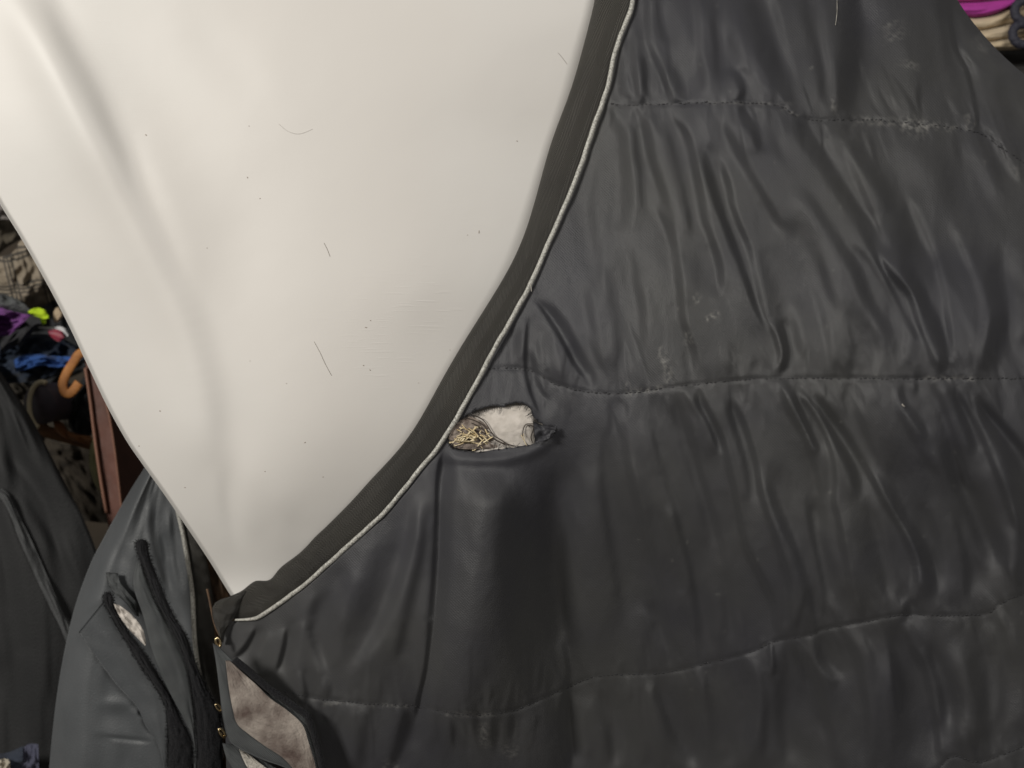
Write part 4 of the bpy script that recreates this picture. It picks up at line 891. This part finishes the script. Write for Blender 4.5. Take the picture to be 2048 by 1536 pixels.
tube('board_rim', path3([zB(545,1040)+(1.449,), zB(568,1150)+(1.449,), zB(588,1280)+(1.449,), zB(606,1430)+(1.449,), zB(630,1650)+(1.449,)], 80), .0015, mw3, board, k=7)
# dark rug hanging at the left
hang = empty('hanging_rug', V(40, 1250, 1.42), 'very dark rug hanging at the left edge with a paler strap running down it', 'rug')
mh = mat('hung_rug_cloth', (.004,.0043,.005), .75, (.009,.0093,.010), 12, sheen=.02, bump=.0005)
mh2 = mat('hung_rug_strip', (.040,.042,.043), .7, (.055,.057,.059), 30, sheen=.02, bump=.0005)
GH = np.zeros_like(G)
for p, s, a in [([(0,820),(40,900),(90,980),(150,1090)],14,.9),([(0,900),(60,1000),(120,1120)],10,-.9),([(10,930),(70,1010),(125,1100),(170,1200)],7,.6),([(60,860),(110,960),(170,1060)],12,.5),([(0,960),(30,1040),(90,1170),(140,1280)],9,-.6),([(30,1300),(60,1400),(90,1500)],20,.35),([(0,1200),(30,1320)],20,-.3)]: stroke(GH, p, s, a, .15)
HH = slopes_to_height(GH, 70) * (K / 1024 * 1.4)
hd_ = lambda u, v, S, T: bil(HH, u, v)
sheet('drape', [(-160,640),(-160,800),(-160,1000),(-160,1200),(-160,1400),(-160,1640)], [(-30,700),(0,742),(40,800),(70,849),(109,925),(140,985),(168,1040),(192,1100),(215,1180),(225,1300),(225,1450),(225,1640)], mh, hang, depth=1.42, nr=200, nc=110, thick=.03, wr=(.012, 5, 2.5, 88), dfun=hd_, bulge=.02)
sheet('pale_strip', [(-20,985),(4,1000),(24,1040),(34,1070),(60,1130),(90,1195),(118,1250),(134,1290),(150,1330)], [(0,975),(18,990),(36,1030),(54,1062),(76,1110),(102,1170),(128,1232),(146,1275),(160,1320)], mh2, hang, depth=1.39, nr=80, nc=10, thick=.004, bulge=.002, wr=(.005, 2, 6, 90), dfun=hd_)
zb = lambda x, y: (x / 2.415, 900 + y / 2.415)
cloth('lilac_cloth', [(105,1440),(140,1420),(185,1420)], [(100,1600),(140,1600),(190,1600)], (.04,.042,.072), (.06,.062,.095), 1.36, 'muted lilac blue cloth at the bottom left beneath the hanging rug', 'cloth', conv=zb, wr=(.01, 3, 2, 24), thick=.02, bulge=.01)
cloth('navy_cloth', [(-120,1480),(-20,1470),(40,1460),(110,1430)], [(-120,1640),(-20,1640),(50,1640),(110,1640)], (.012,.016,.03), (.02,.028,.045), 1.37, 'navy cloth in the bottom left corner around the cream tuft', 'cloth', conv=zb, wr=(.02, 3, 2, 25), thick=.02, bulge=.02)
cloth('cream_tuft', [(-10,1500),(15,1490),(45,1495)], [(-5,1545),(20,1560),(50,1540)], (.35,.31,.24), (.48,.44,.36), 1.345, 'small cream tuft in the bottom left corner of the picture', 'tuft', conv=zb, wr=(.012, 4, 4, 26), thick=.01, bulge=.01, nr=24, nc=20)

# ------------------------------------------------------------------ pile behind, at the top right
zr = lambda x, y: (1648 + x / 3.84, y / 3.84)
cloth('pink_cloth', [(900,-140),(1200,-160),(1500,-200),(1800,-240)], [(960,20),(1040,14),(1200,10),(1480,-40)], (.62,.17,.38), (.72,.22,.46), 1.50, 'light pink cloth, topmost sliver of the pile behind the back', 'cloth', conv=zr, wr=(.01, 2, 2, 27))
cloth('magenta_cloth', [(900,20),(1040,18),(1200,12),(1490,-20),(1800,-120)], [(1000,130),(1110,130),(1180,132),(1330,100),(1500,0)], (.30,.025,.22), (.37,.035,.28), 1.495, 'magenta cloth lying on the beige rug at the top right', 'cloth', conv=zr, wr=(.008, 2, 2, 28), bulge=.012)
beige = empty('beige_rug', V(*zr(1400,250), 1.5), 'beige folded rug with a navy cord, below the magenta cloth at top right', 'rug')
mb = mat('beige_cloth', (.42,.33,.215), .8, (.50,.41,.285), 20, sheen=.2, bump=.0005, bscale=300)
sheet('upper_fold', [zr(1000,110), zr(1110,118), zr(1180,120), zr(1330,90), zr(1490,-10), zr(1900,-100)], [zr(1100,230), zr(1220,232), zr(1300,215), zr(1450,180), zr(1600,160), zr(1900,120)], mb, beige, depth=1.51, nr=60, nc=24, thick=.03, bulge=.018, wr=(.008, 2, 4, 29))
sheet('middle_fold', [zr(1100,236), zr(1220,232), zr(1300,218), zr(1450,184), zr(1600,164), zr(1900,125)], [zr(1200,320), zr(1290,318), zr(1380,300), zr(1500,290), zr(1650,270), zr(1900,250)], mb, beige, depth=1.505, nr=60, nc=24, thick=.03, bulge=.018, wr=(.006, 2, 4, 30))
sheet('lower_fold', [zr(1200,324), zr(1290,322), zr(1380,304), zr(1500,294), zr(1650,274), zr(1900,250)], [zr(1260,390), zr(1350,386), zr(1440,384), zr(1540,372), zr(1700,360), zr(1900,340)], mb, beige, depth=1.50, nr=60, nc=24, thick=.03, bulge=.014, wr=(.006, 2, 4, 31))
mc = mat('navy_cord', (.012,.012,.022), .7, (.025,.025,.04), 300, bump=.0008)
for pts_ in ([(1640,-20),(1560,-4),(1500,20),(1468,60),(1468,105),(1490,145),(1560,170),(1640,150)], [(1640,190),(1560,185),(1490,195),(1455,225),(1450,275),(1475,320),(1530,342),(1640,330)]):
    tube('cord_loop', path3([zr(*p) + (1.472,) for p in pts_], 120), .0055, mc, beige, k=12, twist=500, tw_amp=.12)
cloth('black_cloth', [(1150,400),(1350,388),(1540,376),(1900,350)], [(1200,900),(1400,900),(1600,900),(1900,900)], (.02,.018,.017), (.035,.032,.03), 1.56, 'black cloth below the beige rug at the right edge', 'cloth', conv=zr, wr=(.03, 3, 2, 32))
